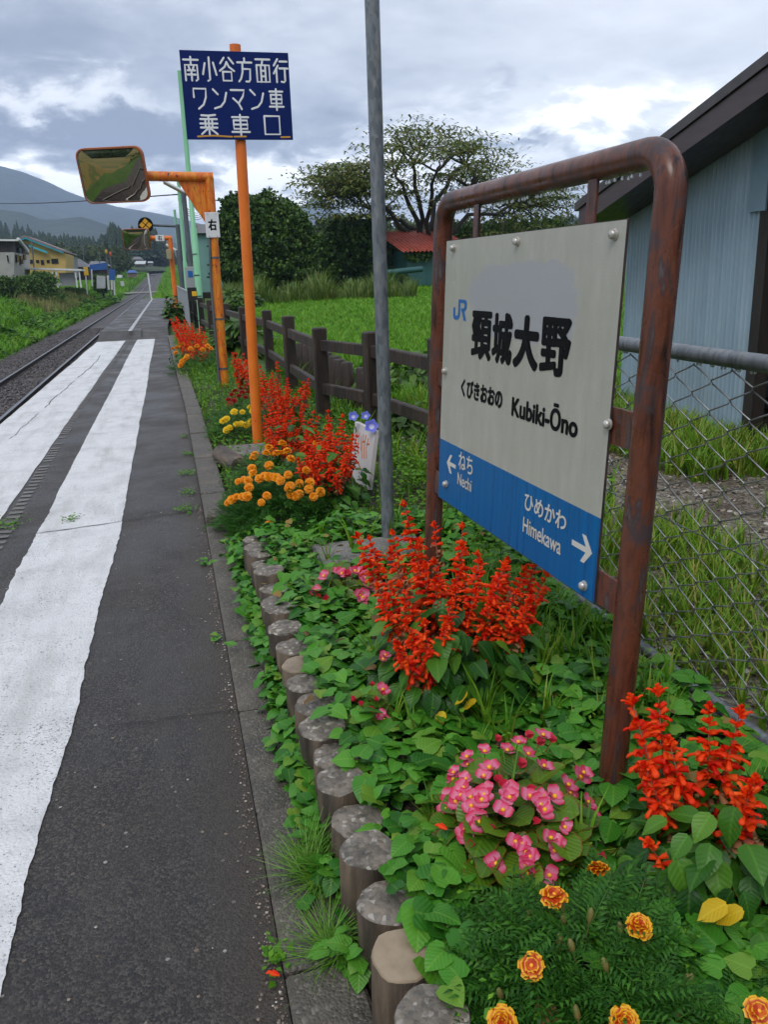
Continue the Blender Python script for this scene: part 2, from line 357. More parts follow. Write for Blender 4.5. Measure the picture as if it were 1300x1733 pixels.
M_stone = mat('ballast_stone', rough=.55, fn=lambda t: {'Base Color': t.ramp(t.n('NewGeometry').outputs['Random Per Island'], [(0., (.020, .018, .018)), (.6, (.06, .050, .048)), (1., (.13, .11, .105))])})
M_pebble = mat('pebbles', rough=.55, fn=lambda t: {'Base Color': t.ramp(t.n('NewGeometry').outputs['Random Per Island'], [(0., (.07, .05, .035)), (.5, (.17, .145, .12)), (.8, (.26, .20, .15)), (1., (.5, .48, .44))])})
M_rail = noisy('rusty_rail', [(.025, .017, .013), (.05, .033, .025)], 20, (.4, .6), .3)
M_railtop = mat('polished_rail', (.20, .20, .21), .28, .85)
M_sleeper = noisy('weathered_sleeper', [(.06, .052, .048), (.13, .118, .11)], 7, (.5, .8), .5, .006, (.2, 1, 1))
def f_rustpaint(t):
    p = t.obj((1, 1, .16)); n = t.noise(p, 26., 8, .66, .4); m = t.noise(t.obj(), 11., 6, .6)
    col = t.ramp(n, [(.34, (.012, .007, .007)), (.43, (.075, .024, .014)), (.53, (.135, .042, .022)), (.59, (.050, .028, .028)), (.70, (.13, .11, .11))])
    col = t.mix(t.ramp(m, [(.54, 0.), (.66, .8)]), col, (.045, .038, .044))
    return {'Base Color': col, 'Roughness': t.ramp(m, [(.35, .20), (.7, .5)]), 'Normal': t.bump(n, .35, .003)}
M_rust = mat('worn_brown_paint', spec=.35, fn=f_rustpaint)
def f_galv(t):
    p = t.obj((1, 1, .35)); v = t.n('TexVoronoi', Vector=p, Scale=70.); n = t.noise(p, 30., 6)
    c = t.n('SeparateColor', Color=v.outputs['Color']).outputs[0]
    return {'Base Color': t.mix(t.ramp(n, [(.5, 0.), (.68, .6)]), t.ramp(c, [(0., (.10, .115, .13)), (1., (.19, .21, .23))]), (.27, .27, .26)), 'Roughness': t.ramp(n, [(.3, .3), (.7, .55)]), 'Metallic': .35}
M_galv = mat('weathered_galvanised_steel', fn=f_galv)
M_steel = noisy('galvanised_wire', [(.20, .21, .22), (.38, .39, .40)], 30, (.25, .45), .1, metal=.55)
def f_orange(t):
    n = t.noise(t.obj((1, 1, .5)), 9., 5); sp = t.noise(t.obj(), 55., 3, .5)
    col = t.ramp(n, [(.3, (.66, .135, .008)), (.7, (.78, .19, .012))])
    col = t.mix(t.ramp(sp, [(.715, 0.), (.73, 1.)]), col, (.10, .035, .015))
    return {'Base Color': col, 'Roughness': .42}
M_orange = mat('orange_paint', fn=f_orange)
def f_orust(t):
    p = t.obj((1, 1, .22)); n = t.noise(p, 17., 7, .62, .3); sp = t.noise(t.obj((1, 1, .45)), 26., 4, .6)
    col = t.ramp(n, [(.36, (.50, .085, .008)), (.5, (.66, .16, .008)), (.58, (.66, .27, .015)), (.68, (.55, .10, .01))])
    col = t.mix(t.ramp(sp, [(.635, 0.), (.665, 1.)]), col, (.05, .014, .007))
    return {'Base Color': col, 'Roughness': .45, 'Normal': t.bump(sp, .2, .003)}
M_orust = mat('rusting_orange_paint', fn=f_orust)
M_navy = noisy('navy_enamel', [(.0016, .012, .095), (.0024, .016, .12)], 3, (.3, .45), .05, spec=.18)
M_white = noisy('white_enamel', [(.60, .61, .63), (.72, .73, .74)], 5, (.35, .5), .05)
M_letter = mat('white_lettering', (.72, .74, .76), .45)
M_black = mat('black_lettering', (.005, .005, .006), .6, spec=.08)
M_gold = mat('peeling_yellow_tape', (.55, .27, .02), .6)
def f_board(t):
    p = t.obj(); w1 = t.n('TexWave', Vector=p, Scale=100., wave_type='BANDS', bands_direction='X').outputs[1]
    w2 = t.n('TexWave', Vector=p, Scale=100., wave_type='BANDS', bands_direction='Z').outputs[1]
    st = t.noise(t.obj((5, 1, 1.4)), 3.2, 8, .7); n = t.noise(p, 3., 5); dr = t.voro(p, 75.)
    col = t.ramp(st, [(.30, (.345, .335, .285)), (.5, (.385, .375, .32)), (.70, (.43, .42, .365))])
    sx = t.n('SeparateXYZ', Vector=p)
    q = t.math('ADD', t.math('POWER', t.math('DIVIDE', t.math('ADD', sx.outputs[0], .66), .37), 4.), t.math('POWER', t.math('DIVIDE', t.math('ADD', sx.outputs[2], -1.30), .115), 4.))
    q = t.math('ADD', q, t.math('MULTIPLY', t.math('SUBTRACT', t.noise(p, 11., 8, .75), .5), 3.4))
    col = t.mix(t.ramp(q, [(.75, 1.), (1.0, 0.)]), col, (.345, .345, .365))
    col = t.mix(t.math('MULTIPLY', t.math('MULTIPLY', w1, w2), .22), col, (.22, .215, .19))
    col = t.mix(t.ramp(dr, [(.07, .55), (.11, 0.)]), col, (.62, .63, .62))
    return {'Base Color': col, 'Roughness': t.ramp(n, [(.3, .25), (.7, .42)]), 'Normal': t.bump(t.math('ADD', t.math('MULTIPLY', w1, w2), t.math('MULTIPLY', t.math('LESS_THAN', dr, .12), 2.)), .12, .002)}
M_board = mat('weathered_reflective_board', fn=f_board)
def f_blue(t):
    st = t.noise(t.obj((14, 1, .6)), 2.6, 6, .6); dr = t.voro(t.obj(), 75.)
    return {'Base Color': t.ramp(st, [(.35, (.0015, .085, .25)), (.6, (.0025, .115, .32)), (.75, (.008, .155, .38))]), 'Roughness': t.ramp(st, [(.3, .22), (.7, .4)]), 'Normal': t.bump(t.math('LESS_THAN', dr, .1), .1, .002)}
M_blue = mat('blue_sign_band', spec=.08, fn=f_blue)
M_jr = mat('blue_emblem', (.006, .11, .36), .4)
M_cream = mat('cream_lettering', (.60, .58, .53), .45)
M_edge = noisy('board_edge', [(.025, .016, .018), (.06, .035, .035)], 20)
M_bolt = noisy('bolt_steel', [(.38, .36, .32), (.6, .58, .54)], 40, (.25, .4), .1, metal=.5)
M_green_p = noisy('pale_green_paint', [(.17, .44, .245), (.235, .55, .33)], 5, (.35, .5), .08, .003, (1, 1, .3))
M_pole_grey = noisy('dark_grey_pole', [(.05, .06, .075), (.11, .125, .14)], 6, (.4, .6), .1, .003, (1, 1, .3))
M_mirror = mat('mirror_face', (.50, .47, .40), .02, 1.)
M_woodpost = noisy('dark_fence_concrete', [(.010, .006, .004), (.030, .018, .012), (.062, .041, .028)], 12, (.45, .75), .9, .012, (1, 1, .2), lo=.32, hi=.72)
def f_corr(t):
    n = t.noise(t.obj((1, 1.6, .10)), 7., 7, .6); m = t.noise(t.obj(), 1.3, 4)
    col = t.ramp(n, [(.30, (.24, .345, .425)), (.52, (.29, .40, .48)), (.74, (.35, .45, .52))])
    return {'Base Color': t.mix(t.ramp(m, [(.4, 0.), (.75, .4)]), col, (.17, .20, .22)), 'Roughness': .42, 'Metallic': .1}
M_corr = mat('blue_corrugated_iron', fn=f_corr)
M_bargebd = noisy('brown_painted_timber', [(.048, .030, .033), (.075, .050, .052)], 6, (.3, .5), .15, .003, (1, .15, 1))
M_roofdark = noisy('dark_roof_sheet', [(.035, .028, .03), (.065, .055, .055)], 6, (.3, .5), .15)
M_darkwood = noisy('dark_old_timber', [(.012, .009, .008), (.035, .026, .022)], 10, (.6, .8), .4, .006, (1, 1, .15))
M_plank = noisy('grey_old_planks', [(.06, .05, .042), (.13, .11, .095), (.17, .15, .13)], 9, (.6, .8), .5, .005, (1, 6, .15))
M_rubber = mat('black_rubber', (.008, .008, .009), .5)
M_redroof = noisy('red_roof_paint', [(.20, .032, .02), (.34, .055, .032), (.40, .09, .055)], 3, (.35, .55), .1)
M_teal = noisy('teal_painted_wall', [(.018, .075, .075), (.028, .105, .10)], 2.5, (.45, .6), .15, .004, (1, 1, .3))
M_tealpale = noisy('pale_teal_sheeting', [(.18, .36, .33), (.22, .42, .385)], 2, (.5, .7), .05)
M_bark = noisy('bark', [(.018, .014, .011), (.05, .04, .03)], 5, (.7, .9), .8, .03, (1, 1, .3))
M_stem = mat('green_stem', (.10, .16, .03), .5)
M_redstem = mat('reddish_stem', (.22, .06, .03), .5)
def flat(name, c, r=.7): return noisy(name, [tuple(x * .85 for x in c), tuple(min(1, x * 1.15) for x in c)], 1.3, (r - .1, r + .1), .1)

# ------------------------------------------------------------------ terrain
def zg(x, y):
    x = np.asarray(x, float); y = np.asarray(y, float)
    L1 = np.interp(x, [-600, -60, -30, -15, -11, -7.4, -6.1, -1.7], [6, 1.9, 1.35, .55, .15, -.95, -1.22, -1.22])
    L2 = np.interp(x, [-600, -9, -6.1, -1.7], [-1.0, -1.0, -1.22, -1.22]); k = np.clip((y + 2) / 6, 0, 1); L = L1 * k + L2 * (1 - k)
    bed = np.where(y < 4.35, .125, .03); R = np.where(x < .30, -.015, np.where(x < 1.63, bed, -.03))
    lawn = np.interp(y, [8, 14, 42, 80], [-.05, .04, .62, .7]); R = np.where((x > 1.7) & (y > 8.5), lawn, R)
    R = np.where((x > 1.75) & (x < 2.55) & (y > 6.5) & (y < 14.5), -.36, R)
    near = np.where(x < -1.7, L, np.where(x < .03, L + (R - L) * np.clip((x + 1.7) / 1.73, 0, 1), R))
    far = np.where(x < -1.7, L, np.interp(x, [-1.7, 1., 3., 12], [-1.22, -.9, -.2, .7]))
    z = near + (far - near) * np.clip((y - 61) / 3., 0, 1)
    return z + np.interp(y, [125, 150, 520, 900], [0, .35, 11, 20]) * np.interp(np.abs(x), [0, 200], [1, 1])
def grid(xs, ys):
    X, Y = np.meshgrid(xs, ys, indexing='ij'); n, m = X.shape; I = np.arange(n * m).reshape(n, m)
    q = np.stack([I[:-1, :-1], I[1:, :-1], I[1:, 1:], I[:-1, 1:]], -1).reshape(-1, 4); return X, Y, q
xs = np.array([-6000, -3000, -1500, -600, -300, -150, -80, -50, -36, -28, -23, -19, -16, -14, -12.5, -11, -10, -9.2, -8.4, -7.6, -7, -6.5, -6.1, -5.4, -4, -2.2, -1.7, .03, .1, .16, .22, .29, .36] + list(np.arange(.45, 1.66, .1)) + [1.7, 1.76, 1.9, 2.2, 2.5, 2.58, 3, 3.5, 4, 4.5, 5, 6, 7, 8.5, 10, 12, 14, 17, 21, 26, 34, 45, 65, 100, 200, 500, 1500, 3000, 6000], float)
ys = np.array([-1500, -600, -300, -120, -60, -30, -16, -9, -5, -2, -1] + list(np.arange(-.5, 5.6, .12)) + list(np.arange(5.7, 14.6, .35)) + list(np.arange(15, 62, 1.5)) + [63, 64, 67, 72, 80, 95, 110, 125, 140, 150, 170, 200, 240, 300, 400, 520, 700, 1000, 2000, 4000, 7000], float)
X, Y, q = grid(xs, ys); Z = zg(X, Y)
Z = np.where(Y > 900, np.interp(Y, [900, 7000], [20, 20]) + Z * 0, Z) + np.where((X > .2) & (Y > -2) & (Y < 60), rng.normal(0, .008, X.shape), 0)
cx_, cy_ = (X[:-1, :-1] + X[1:, 1:]) / 2, (Y[:-1, :-1] + Y[1:, 1:]) / 2
mi = np.where((cx_ > -1.7) & (cx_ < 1.72) & (cy_ < 12) & (cy_ > -2), 1, np.where((cx_ > 1.7) & (cx_ < 12) & (cy_ < 8.0) & (cy_ > -9), 2, 0)).ravel()
g = MB(); g.add(np.stack([X, Y, Z], -1).reshape(-1, 3), [tuple(r) for r in q], mi)
tag(g.build('ground', [M_green, M_soil, M_gravel], smooth=True, angle=0), kind='structure')

# platform: lower near length, raised far length with a ramp on its right
pf = MB()
pf.add([(-1.95, -30, 0), (.105, -30, 0), (.105, 10, 0), (.03, 16, 0), (-.03, 23.1, 0), (-.62, 23.1, 0), (-1.80, 23.1, 0), (-1.95, -30, -1.3), (-1.80, 23.1, -1.3), (.105, -30, -1.3)],
       [(0, 1, 2, 3, 4, 5, 6), (0, 6, 8, 7), (7, 9, 1, 0)])
pf.add([(-1.77, 23.75, .19), (-.70, 23.75, .18), (-.70, 24.6, .2), (.0, 24.6, .2), (.0, 23.1, .005), (-.70, 23.1, .005), (-1.80, 23.1, 0), (-1.62, 62.5, .2), (.66, 62.5, .2), (-1.62, 62.5, -1.3), (.66, 62.5, -1.3), (-1.80, 23.1, -1.3), (-.70, 23.1, -.01)],
       [(0, 1, 2, 3, 8, 7), (5, 4, 3, 2), (6, 12, 1, 0), (1, 5, 2), (0, 7, 9, 11, 6), (7, 8, 10, 9)])
tag(pf.build('platform', M_asphalt), kind='structure')
# painted bands with hand-rolled edges, grey joint strip and its worn lugs
def band(xl, xr, y0, y1, z, name, m, amp=.006, step=.02):
    y = np.concatenate([np.arange(y0, 6, step), np.arange(max(6, y0), y1, .1), [y1]]); n = len(y)
    def wob(a): r = rng.normal(0, 1, n + 40); return a * (np.convolve(r, np.ones(25) / 5, 'same')[:n] + .5 * np.convolve(r, np.ones(5) / 2.2, 'same')[:n])
    a = np.interp(y, *zip(*xl)) + (0 if amp == 0 else wob(amp)); b = np.interp(y, *zip(*xr)) + wob(amp)
    mid = (a + b) / 2; v = np.concatenate([np.stack([c, y, np.full(n, z)], 1) for c in (a, mid, b)])
    f = [(i, n + i, n + i + 1, i + 1) for i in range(n - 1)] + [(n + i, 2 * n + i, 2 * n + i + 1, n + i + 1) for i in range(n - 1)]
    m2 = MB(); m2.add(v, f); return tag(m2.build(name, m), kind='structure')
band([(-30, -1.945), (6, -1.945), (22.8, -1.80)], [(-30, -1.24), (5.8, -1.21), (22.6, -1.085)], -30, 22.7, .004, 'platform_marking', M_paint, .004)
band([(-30, -1.02), (4.3, -.93), (22.9, -.80)], [(-30, -.55), (1.6, -.502), (5.3, -.412), (23, -.353)], -30, 22.85, .004, 'platform_marking', M_paint, .0045)
lug = MB()
for y in np.arange(1.6, 22.6, .115):
    if y > 7 and random.random() < .1: continue
    x = np.interp(y, [1.6, 5.4, 10.9, 22.6], [-1.10, -1.125, -1.15, -.95]); w = .035 + random.random() * .012
    a = random.uniform(-.05, .05); lug.add([(x - w, y + a * .2, .004), (x + w, y - a * .2, .004), (x + w, y + .055, .0042), (x - w, y + .06, .0042)], [(0, 1, 2, 3)])
tag(lug.build('platform_marking', flat('worn_grey_paint', (.135, .13, .122))), kind='structure')
dash = MB()
for y in np.arange(23.4, 62, .3):
    x = np.interp(y, [23.4, 30.4, 62.5], [-.98, -.96, -.83]); z = .204 if y > 24.6 or x < -.7 else .2
    dash.add([(x - .05, y, z), (x + .05, y, z), (x + .05, y + .19, z), (x - .05, y + .19, z)], [(0, 1, 2, 3)])
tag(dash.build('platform_marking', M_white), kind='structure')
# joints and cracks in the surface
ck = MB()
def crack(p0, p1, w=.004, amp=.02, z=.008):
    n = max(6, int(math.dist(p0, p1) / .035)); P = [np.array(p0) * (1 - i / n) + np.array(p1) * (i / n) for i in range(n + 1)]
    d = np.array(p1) - np.array(p0); nn = np.array([-d[1], d[0]]) / np.linalg.norm(d); o = np.cumsum(rng.normal(0, amp * .22, n + 1)); o -= np.linspace(0, o[-1], n + 1)
    v = []; 
    for i, p in enumerate(P): c = p + nn * o[i]; ww = w * random.uniform(.5, 1.3); v += [(c[0] - nn[0] * ww, c[1] - nn[1] * ww, z), (c[0] + nn[0] * ww, c[1] + nn[1] * ww, z)]
    ck.add(v, [(2 * i, 2 * i + 1, 2 * i + 3, 2 * i + 2) for i in range(n)])
crack((-1.2, 5.25), (.08, 5.5), .005); crack((-1.66, 8.9), (-1.60, 10.6), .003, .02); crack((-1.58, 11.), (-1.5, 13.9), .005, .02); crack((-1.5, 14.4), (-1.42, 18.5), .006, .02); crack((-1.9, 13.2), (-1.2, 13.5), .006); crack((-.02, 7.1), (-.33, 7.05), .003)
crack((-1.93, 7.6), (-1.7, 7.7)); crack((-.34, 2.74), (.1, 2.72), .003); crack((-.62, 23.0), (-.02, 23.04), .012, .01); crack((-1.78, 22.98), (-.66, 23.0), .012, .01)
crack((-1.8, 10.4), (-1.3, 10.5), .003); crack((-1.86, 16.), (-1.2, 16.2), .008); crack((-1.2, 9.8), (-.9, 9.85), .003)
tag(ck.build('platform_crack', mat('dark_joint', (.02, .018, .016), .8)), kind='structure')
# kerb blocks
kb = MB(); y = .3
def kx(y): return float(np.interp(y, [0, 10, 16, 23], [.104, .103, .030, -.025]))
while y < 22.6:
    L = .6; w = .172; x = kx(y + .3); dz = random.uniform(-.004, .006) + .012
    kb.cbox((x + .004, y, -.1), (x + w, y + L - random.uniform(.006, .014), dz + (.05 if y > 5 else 0)), .008); y += L
tag(kb.build('kerb', M_kerb, smooth=False), kind='structure')

# track
def tz(y): return float(np.interp(y, [-200, 125, 150, 520, 900], [0, 0, .35, 11, 20]))
def tx(y): return -3.76 + max(0, y - 110) * .0128
bl = MB(); yy = np.concatenate([np.arange(-80, 8, 8), np.arange(8, 60, .5), np.arange(60, 160, 4), np.arange(160, 560, 20)])
prof = [(-2.75, -.2), (-2.3, -.08), (-1.7, .06), (-.8, .10), (0, .09), (.8, .10), (1.95, .06)]
V = []
for yv_ in yy:
    for a, b in prof: V.append((tx(yv_) + a, yv_, -1.14 + tz(yv_) + b + (rng.normal(0, .012) if yv_ < 60 else 0)))
n = len(prof); bl.add(V, [(i * n + j, (i * n + j + 1), (i + 1) * n + j + 1, (i + 1) * n + j) for i in range(len(yy) - 1) for j in range(n - 1)])
tag(bl.build('ballast', M_ballast, smooth=True, angle=0), kind='structure')
def rock():
    v = np.array([(1, 0, 0), (-1, 0, 0), (0, 1, 0), (0, -1, 0), (0, 0, .7), (0, 0, -.7), (.62, .62, .4), (-.62, .62, -.35), (-.6, -.62, .45), (.62, -.62, -.3)]) * rng.uniform(.8, 1.2, (10, 1))
    return T(v, [(4, 0, 6), (4, 6, 2), (4, 2, 1), (4, 1, 8), (4, 8, 3), (4, 3, 0), (5, 6, 0), (5, 2, 6), (5, 7, 2), (5, 1, 7), (5, 8, 1), (5, 3, 8), (5, 9, 3), (5, 0, 9), (2, 7, 1), (3, 9, 0)])
st = MB(); N = 42000; yb = 8 + 42 * rng.random(N) ** 1.5; xb = -3.76 + rng.uniform(-2.7, 1.8, N)
zb = -1.14 + np.interp(xb + 3.76, [a for a, b in prof], [b for a, b in prof]) + .012
for k in range(4): s_ = slice(k, None, 4); st.inst(rock(), np.stack([xb, yb, zb], 1)[s_], rotm(rng.uniform(0, 6.3, len(xb[s_])), rng.uniform(-.6, .6, len(xb[s_]))), np.stack([rng.uniform(.02, .045, len(xb[s_])), rng.uniform(.02, .04, len(xb[s_])), rng.uniform(.015, .035, len(xb[s_]))], 1))
tag(st.build('ballast_stones', M_stone), kind='stuff')
rp = [(-.035, 0), (.035, 0), (.035, -.035), (.012, -.05), (.012, -.115), (.062, -.135), (-.062, -.135), (-.012, -.115), (-.012, -.05), (-.035, -.035)]
ry = list(np.arange(-80, 60, 10)) + list(np.arange(60, 560, 12))
for sx, lb in ((-.56, 'brown steel rail on the far side of the track, beside the grassy bank'), (.56, 'brown steel rail running close along the platform edge')):
    m = MB(); m.sweep([(tx(v) + sx, v, -.905 + tz(v)) for v in ry], rp)
    M = m.M[0]; M[[i * 10 + 0 for i in range(len(ry) - 1)]] = 1
    tag(m.build('rail', [M_rail, M_railtop]), lb, 'rail')
slp = None
for y in np.arange(7.5, 52, .74):
    if slp is None:
        m = MB(); m.cbox((-1.1, -.11, -.16), (1.1, .11, 0), .012); slp = m.build('railway_sleeper', M_sleeper); o = slp
    else: o = slp.copy(); COL.objects.link(o)
    o.location = (tx(y) + random.uniform(-.03, .03), y, -1.050 + random.uniform(-.008, .006)); o.rotation_euler = (0, 0, random.uniform(-.012, .012))
    tag(o, 'weathered dark sleeper lying across the track between the two rails', 'sleeper', 'sleepers under the rails')
cr = MB(); cr.box((-9.2, 147, -.98 + tz(148)), (1.2, 152, -.84 + tz(148)))
tag(cr.build('crossing_road', flat('pale_deck', (.30, .29, .27))), kind='structure')
# ------------------------------------------------------------------ station name sign
SB = Vector((1.0, 1.68, .1)); SROT = (-.05, 0, math.atan2(-1, .04))
sign = thing('station_sign', 'cream and blue station name board hanging in a tall brown pipe frame', 'station sign', SB, SROT)
SM = Matrix.Translation(SB) @ Matrix.Rotation(SROT[2], 4, 'Z') @ Matrix.Rotation(SROT[0], 4, 'X'); SI = SM.inverted()
def sl(px, py):                                     # pixel -> point of the board's face (local x, z)
    o = SI @ Vector(CP); d = SI.to_3x3() @ Vector(ray(px, py)); t = (-.022 - o.y) / d.y; p = o + d * t; return p.x, p.z
FX, FZ, FR = -1.385, 1.634, .095
path = [(0, 0, -.2), (0, 0, .7), (0, 0, FZ - FR)] + [(-FR + FR * math.cos(a), 0, FZ - FR + FR * math.sin(a)) for a in np.linspace(0, PI / 2, 9)[1:]]
path += [(FX / 2, 0, FZ)] + [(FX + FR - FR * math.sin(a), 0, FZ - FR + FR * math.cos(a)) for a in np.linspace(0, PI / 2, 9)] + [(FX, 0, .7), (FX, 0, -.2)]
MB().tube(path, .0350, 28).build('frame', M_rust, sign, True)
bx0, bx1, bz0, bz1, bzb = -1.285, -.126, .553, 1.497, .782
b = MB(); b.add([(bx0, -.022, bz0), (bx1, -.022, bz0), (bx1, -.022, bzb), (bx0, -.022, bzb), (bx0, -.022, bz1), (bx1, -.022, bz1)], [(0, 1, 2, 3), (3, 2, 5, 4)], [1, 0])
b.box((bx0 - .002, -.0215, bz0 - .002), (bx1 + .002, -.016, bz1 + .002), 2)
board = b.build('board', [M_board, M_blue, M_edge], sign)
for hx in (sl(802, 380)[0], sl(996, 345)[0]):
    m = MB(); m.cbox((hx - .022, -.0155, 1.38), (hx + .022, -.007, FZ - .03), .002); m.build('hanger', M_rust, sign)
for x0, x1, z in ((bx1 - .06, -.03, .60), (FX + .03, bx0 + .06, .60), (FX + .03, bx0 + .05, 1.02), (bx1 - .05, -.03, 1.02)):
    m = MB(); m.cbox((x0, -.0155, z - .045), (x1, -.007, z + .045), .002); m.build('side_strap', M_rust, sign)
def bolt(x, z, r=.0115, par=None, y=-.022):
    m = MB(); m.lathe((x, y, z), [(r * 1.25, -.0), (r * 1.25, -.0), (r * 1.25, .003), (r, .004), (r, .010), (r * .8, .014), (r * .35, .0165)], 12, axis='Y'); return m
bp = [sl(*p) for p in ((769, 420), (877, 409), (1042, 397), (755, 628), (1032, 718), (756, 819), (990, 991))]
for x, z in bp: bolt(x, z).build('bolt', M_bolt, sign, True)
def lbox(pts): q = [sl(*p) for p in pts]; return q
def fit(body, L, Rr, T_, B_, mt, bold, name='lettering'):
    """left/right edge samples and top/bottom samples in photo pixels -> width, height, centre on the board"""
    x0 = np.mean([sl(*p)[0] for p in L]); x1 = np.mean([sl(*p)[0] for p in Rr]); z1 = np.mean([sl(*p)[1] for p in T_]); z0 = np.mean([sl(*p)[1] for p in B_])
    return text_mb(body, x1 - x0, z1 - z0, (x0 + x1) / 2, (z0 + z1) / 2, -.0228, bold).build(name, mt, board)
xs4 = [sl(799, 560)[0], sl(834, 570)[0], sl(868, 575)[0], sl(915, 590)[0], sl(967, 590)[0]]
zt, zb_ = np.mean([sl(815, 524)[1], sl(945, 537)[1]]), np.mean([sl(815, 608)[1], sl(935, 640)[1]])
kan = MB()
for ch, a, c in (('頸', xs4[0], xs4[1] - .006), ('城', xs4[1] - .002, xs4[2] + .0), ('大', xs4[2] + .008, xs4[3] - .008), ('野', xs4[3], xs4[4])):
    text_mb(ch, c - a, zt - zb_, (a + c) / 2, (zt + zb_) / 2, -.0228, .0105 if ch in '大' else .0075, mb=kan)
kan.build('lettering', M_black, board)
fit('くびきおおの', [(781, 655)], [(851, 677)], [(790, 640), (846, 659)], [(786, 671), (843, 693)], M_black, .0034)
fit('Kubiki-Ōno', [(867, 685)], [(979, 725)], [(949, 684)], [(869, 702), (970, 744)], M_black, .0034)
fit('ねち', [(777, 785)], [(801, 788)], [(782, 765), (797, 772)], [(781, 795), (797, 804)], M_cream, .0012)
fit('Nechi', [(775, 818)], [(799, 820)], [(778, 803), (798, 809)], [(777, 821), (797, 832)], M_cream, .0007)
fit('ひめかわ', [(889, 848)], [(960, 880)], [(895, 834), (955, 866)], [(895, 864), (953, 900)], M_cream, .0016)
fit('Himekawa', [(886, 892)], [(951, 922)], [(889, 875), (938, 904)], [(887, 902), (947, 937)], M_cream, .0009)
def arrow(tip, tail, b1, b2, w):
    m = MB(); P = {k: np.array(sl(*p)) for k, p in dict(t=tip, s=tail, a=b1, b=b2).items()}
    ax = np.array([1. if P['t'][0] > P['s'][0] else -1., 0]); zc = P['t'][1]; L = abs(P['t'][0] - P['s'][0]); h = abs(P['a'][1] - P['b'][1]) / 2; hd = h * .95
    tx_, sx_ = P['t'][0], P['t'][0] - ax[0] * L
    poly = [(tx_, zc), (tx_ - ax[0] * (hd), zc + h), (tx_ - ax[0] * (hd + w * 1.3), zc + h), (tx_ - ax[0] * w * 2.1, zc + w / 2), (sx_, zc + w / 2), (sx_, zc - w / 2), (tx_ - ax[0] * w * 2.1, zc - w / 2), (tx_ - ax[0] * (hd + w * 1.3), zc - h), (tx_ - ax[0] * hd, zc - h)]
    m.prism(poly, -.0232, -.0225); m.build('arrow', M_cream, board)
arrow((757, 782), (772, 786), (764, 767), (763, 798), .014); arrow((1003, 937), (969, 918), (988, 905), (986, 952), .015)
# emblem: J hook and R with a slanted leg, as flat blue shapes
jx0, jx1 = sl(768, 525)[0], sl(790, 525)[0]; jz1 = np.mean([sl(778, 507)[1], sl(790, 507)[1]]); jz0 = np.mean([sl(772, 541)[1], sl(788, 543)[1]])
jr = MB(); U = lambda a, b_: (jx0 + (jx1 - jx0) * a, jz0 + (jz1 - jz0) * b_)
jr.prism([U(*p) for p in [(.38, 1), (.52, 1), (.52, .25), (.47, .1), (.36, .02), (.16, .0), (.05, .06), (0, .2), (0, .6), (.14, .6), (.14, .28), (.18, .2), (.28, .19), (.36, .24), (.38, .32)]], -.0232, -.0225)
jr.prism([U(*p) for p in [(.52, 1), (.86, 1), (.96, .95), (1, .86), (1, .62), (.95, .5), (.84, .44), (1, .0), (.82, 0), (.66, .44), (.6, .44), (.6, .58), (.78, .58), (.84, .64), (.84, .78), (.78, .84), (.52, .84)]], -.0231, -.0224)
jr.build('emblem', M_jr, board)
# water drops hanging under the top bar
dm = MB(); ico = rock()
for i in range(46):
    x = FX + .12 + i * (1.385 - .24) / 45 + random.uniform(-.006, .006)
    dm.lathe((x, random.uniform(-.006, .006), FZ - .0375 - random.uniform(.004, .007)), [(.0005, -.004), (.0035, -.002), (.0035, .002), (.002, .006)], 8)
tag(dm.build('hanging_drop', mat('water', (.8, .85, .9), .05, spec=.8), sign, True), kind='stuff')

# ------------------------------------------------------------------ grey steel pole, orange post with blue board
gp = atz(660, 930, .1)
gpole = thing('steel_pole', 'tall thin grey galvanised steel pole standing between salvia and station sign', 'pole', (gp[0], gp[1] + .03, 0))
top = aty(628, -60, gp[1] + .03); MB().tube([(0, 0, -.1), (top[0] - gp[0], 0, top[2])], .0335, 20).build('shaft', M_galv, gpole, True)

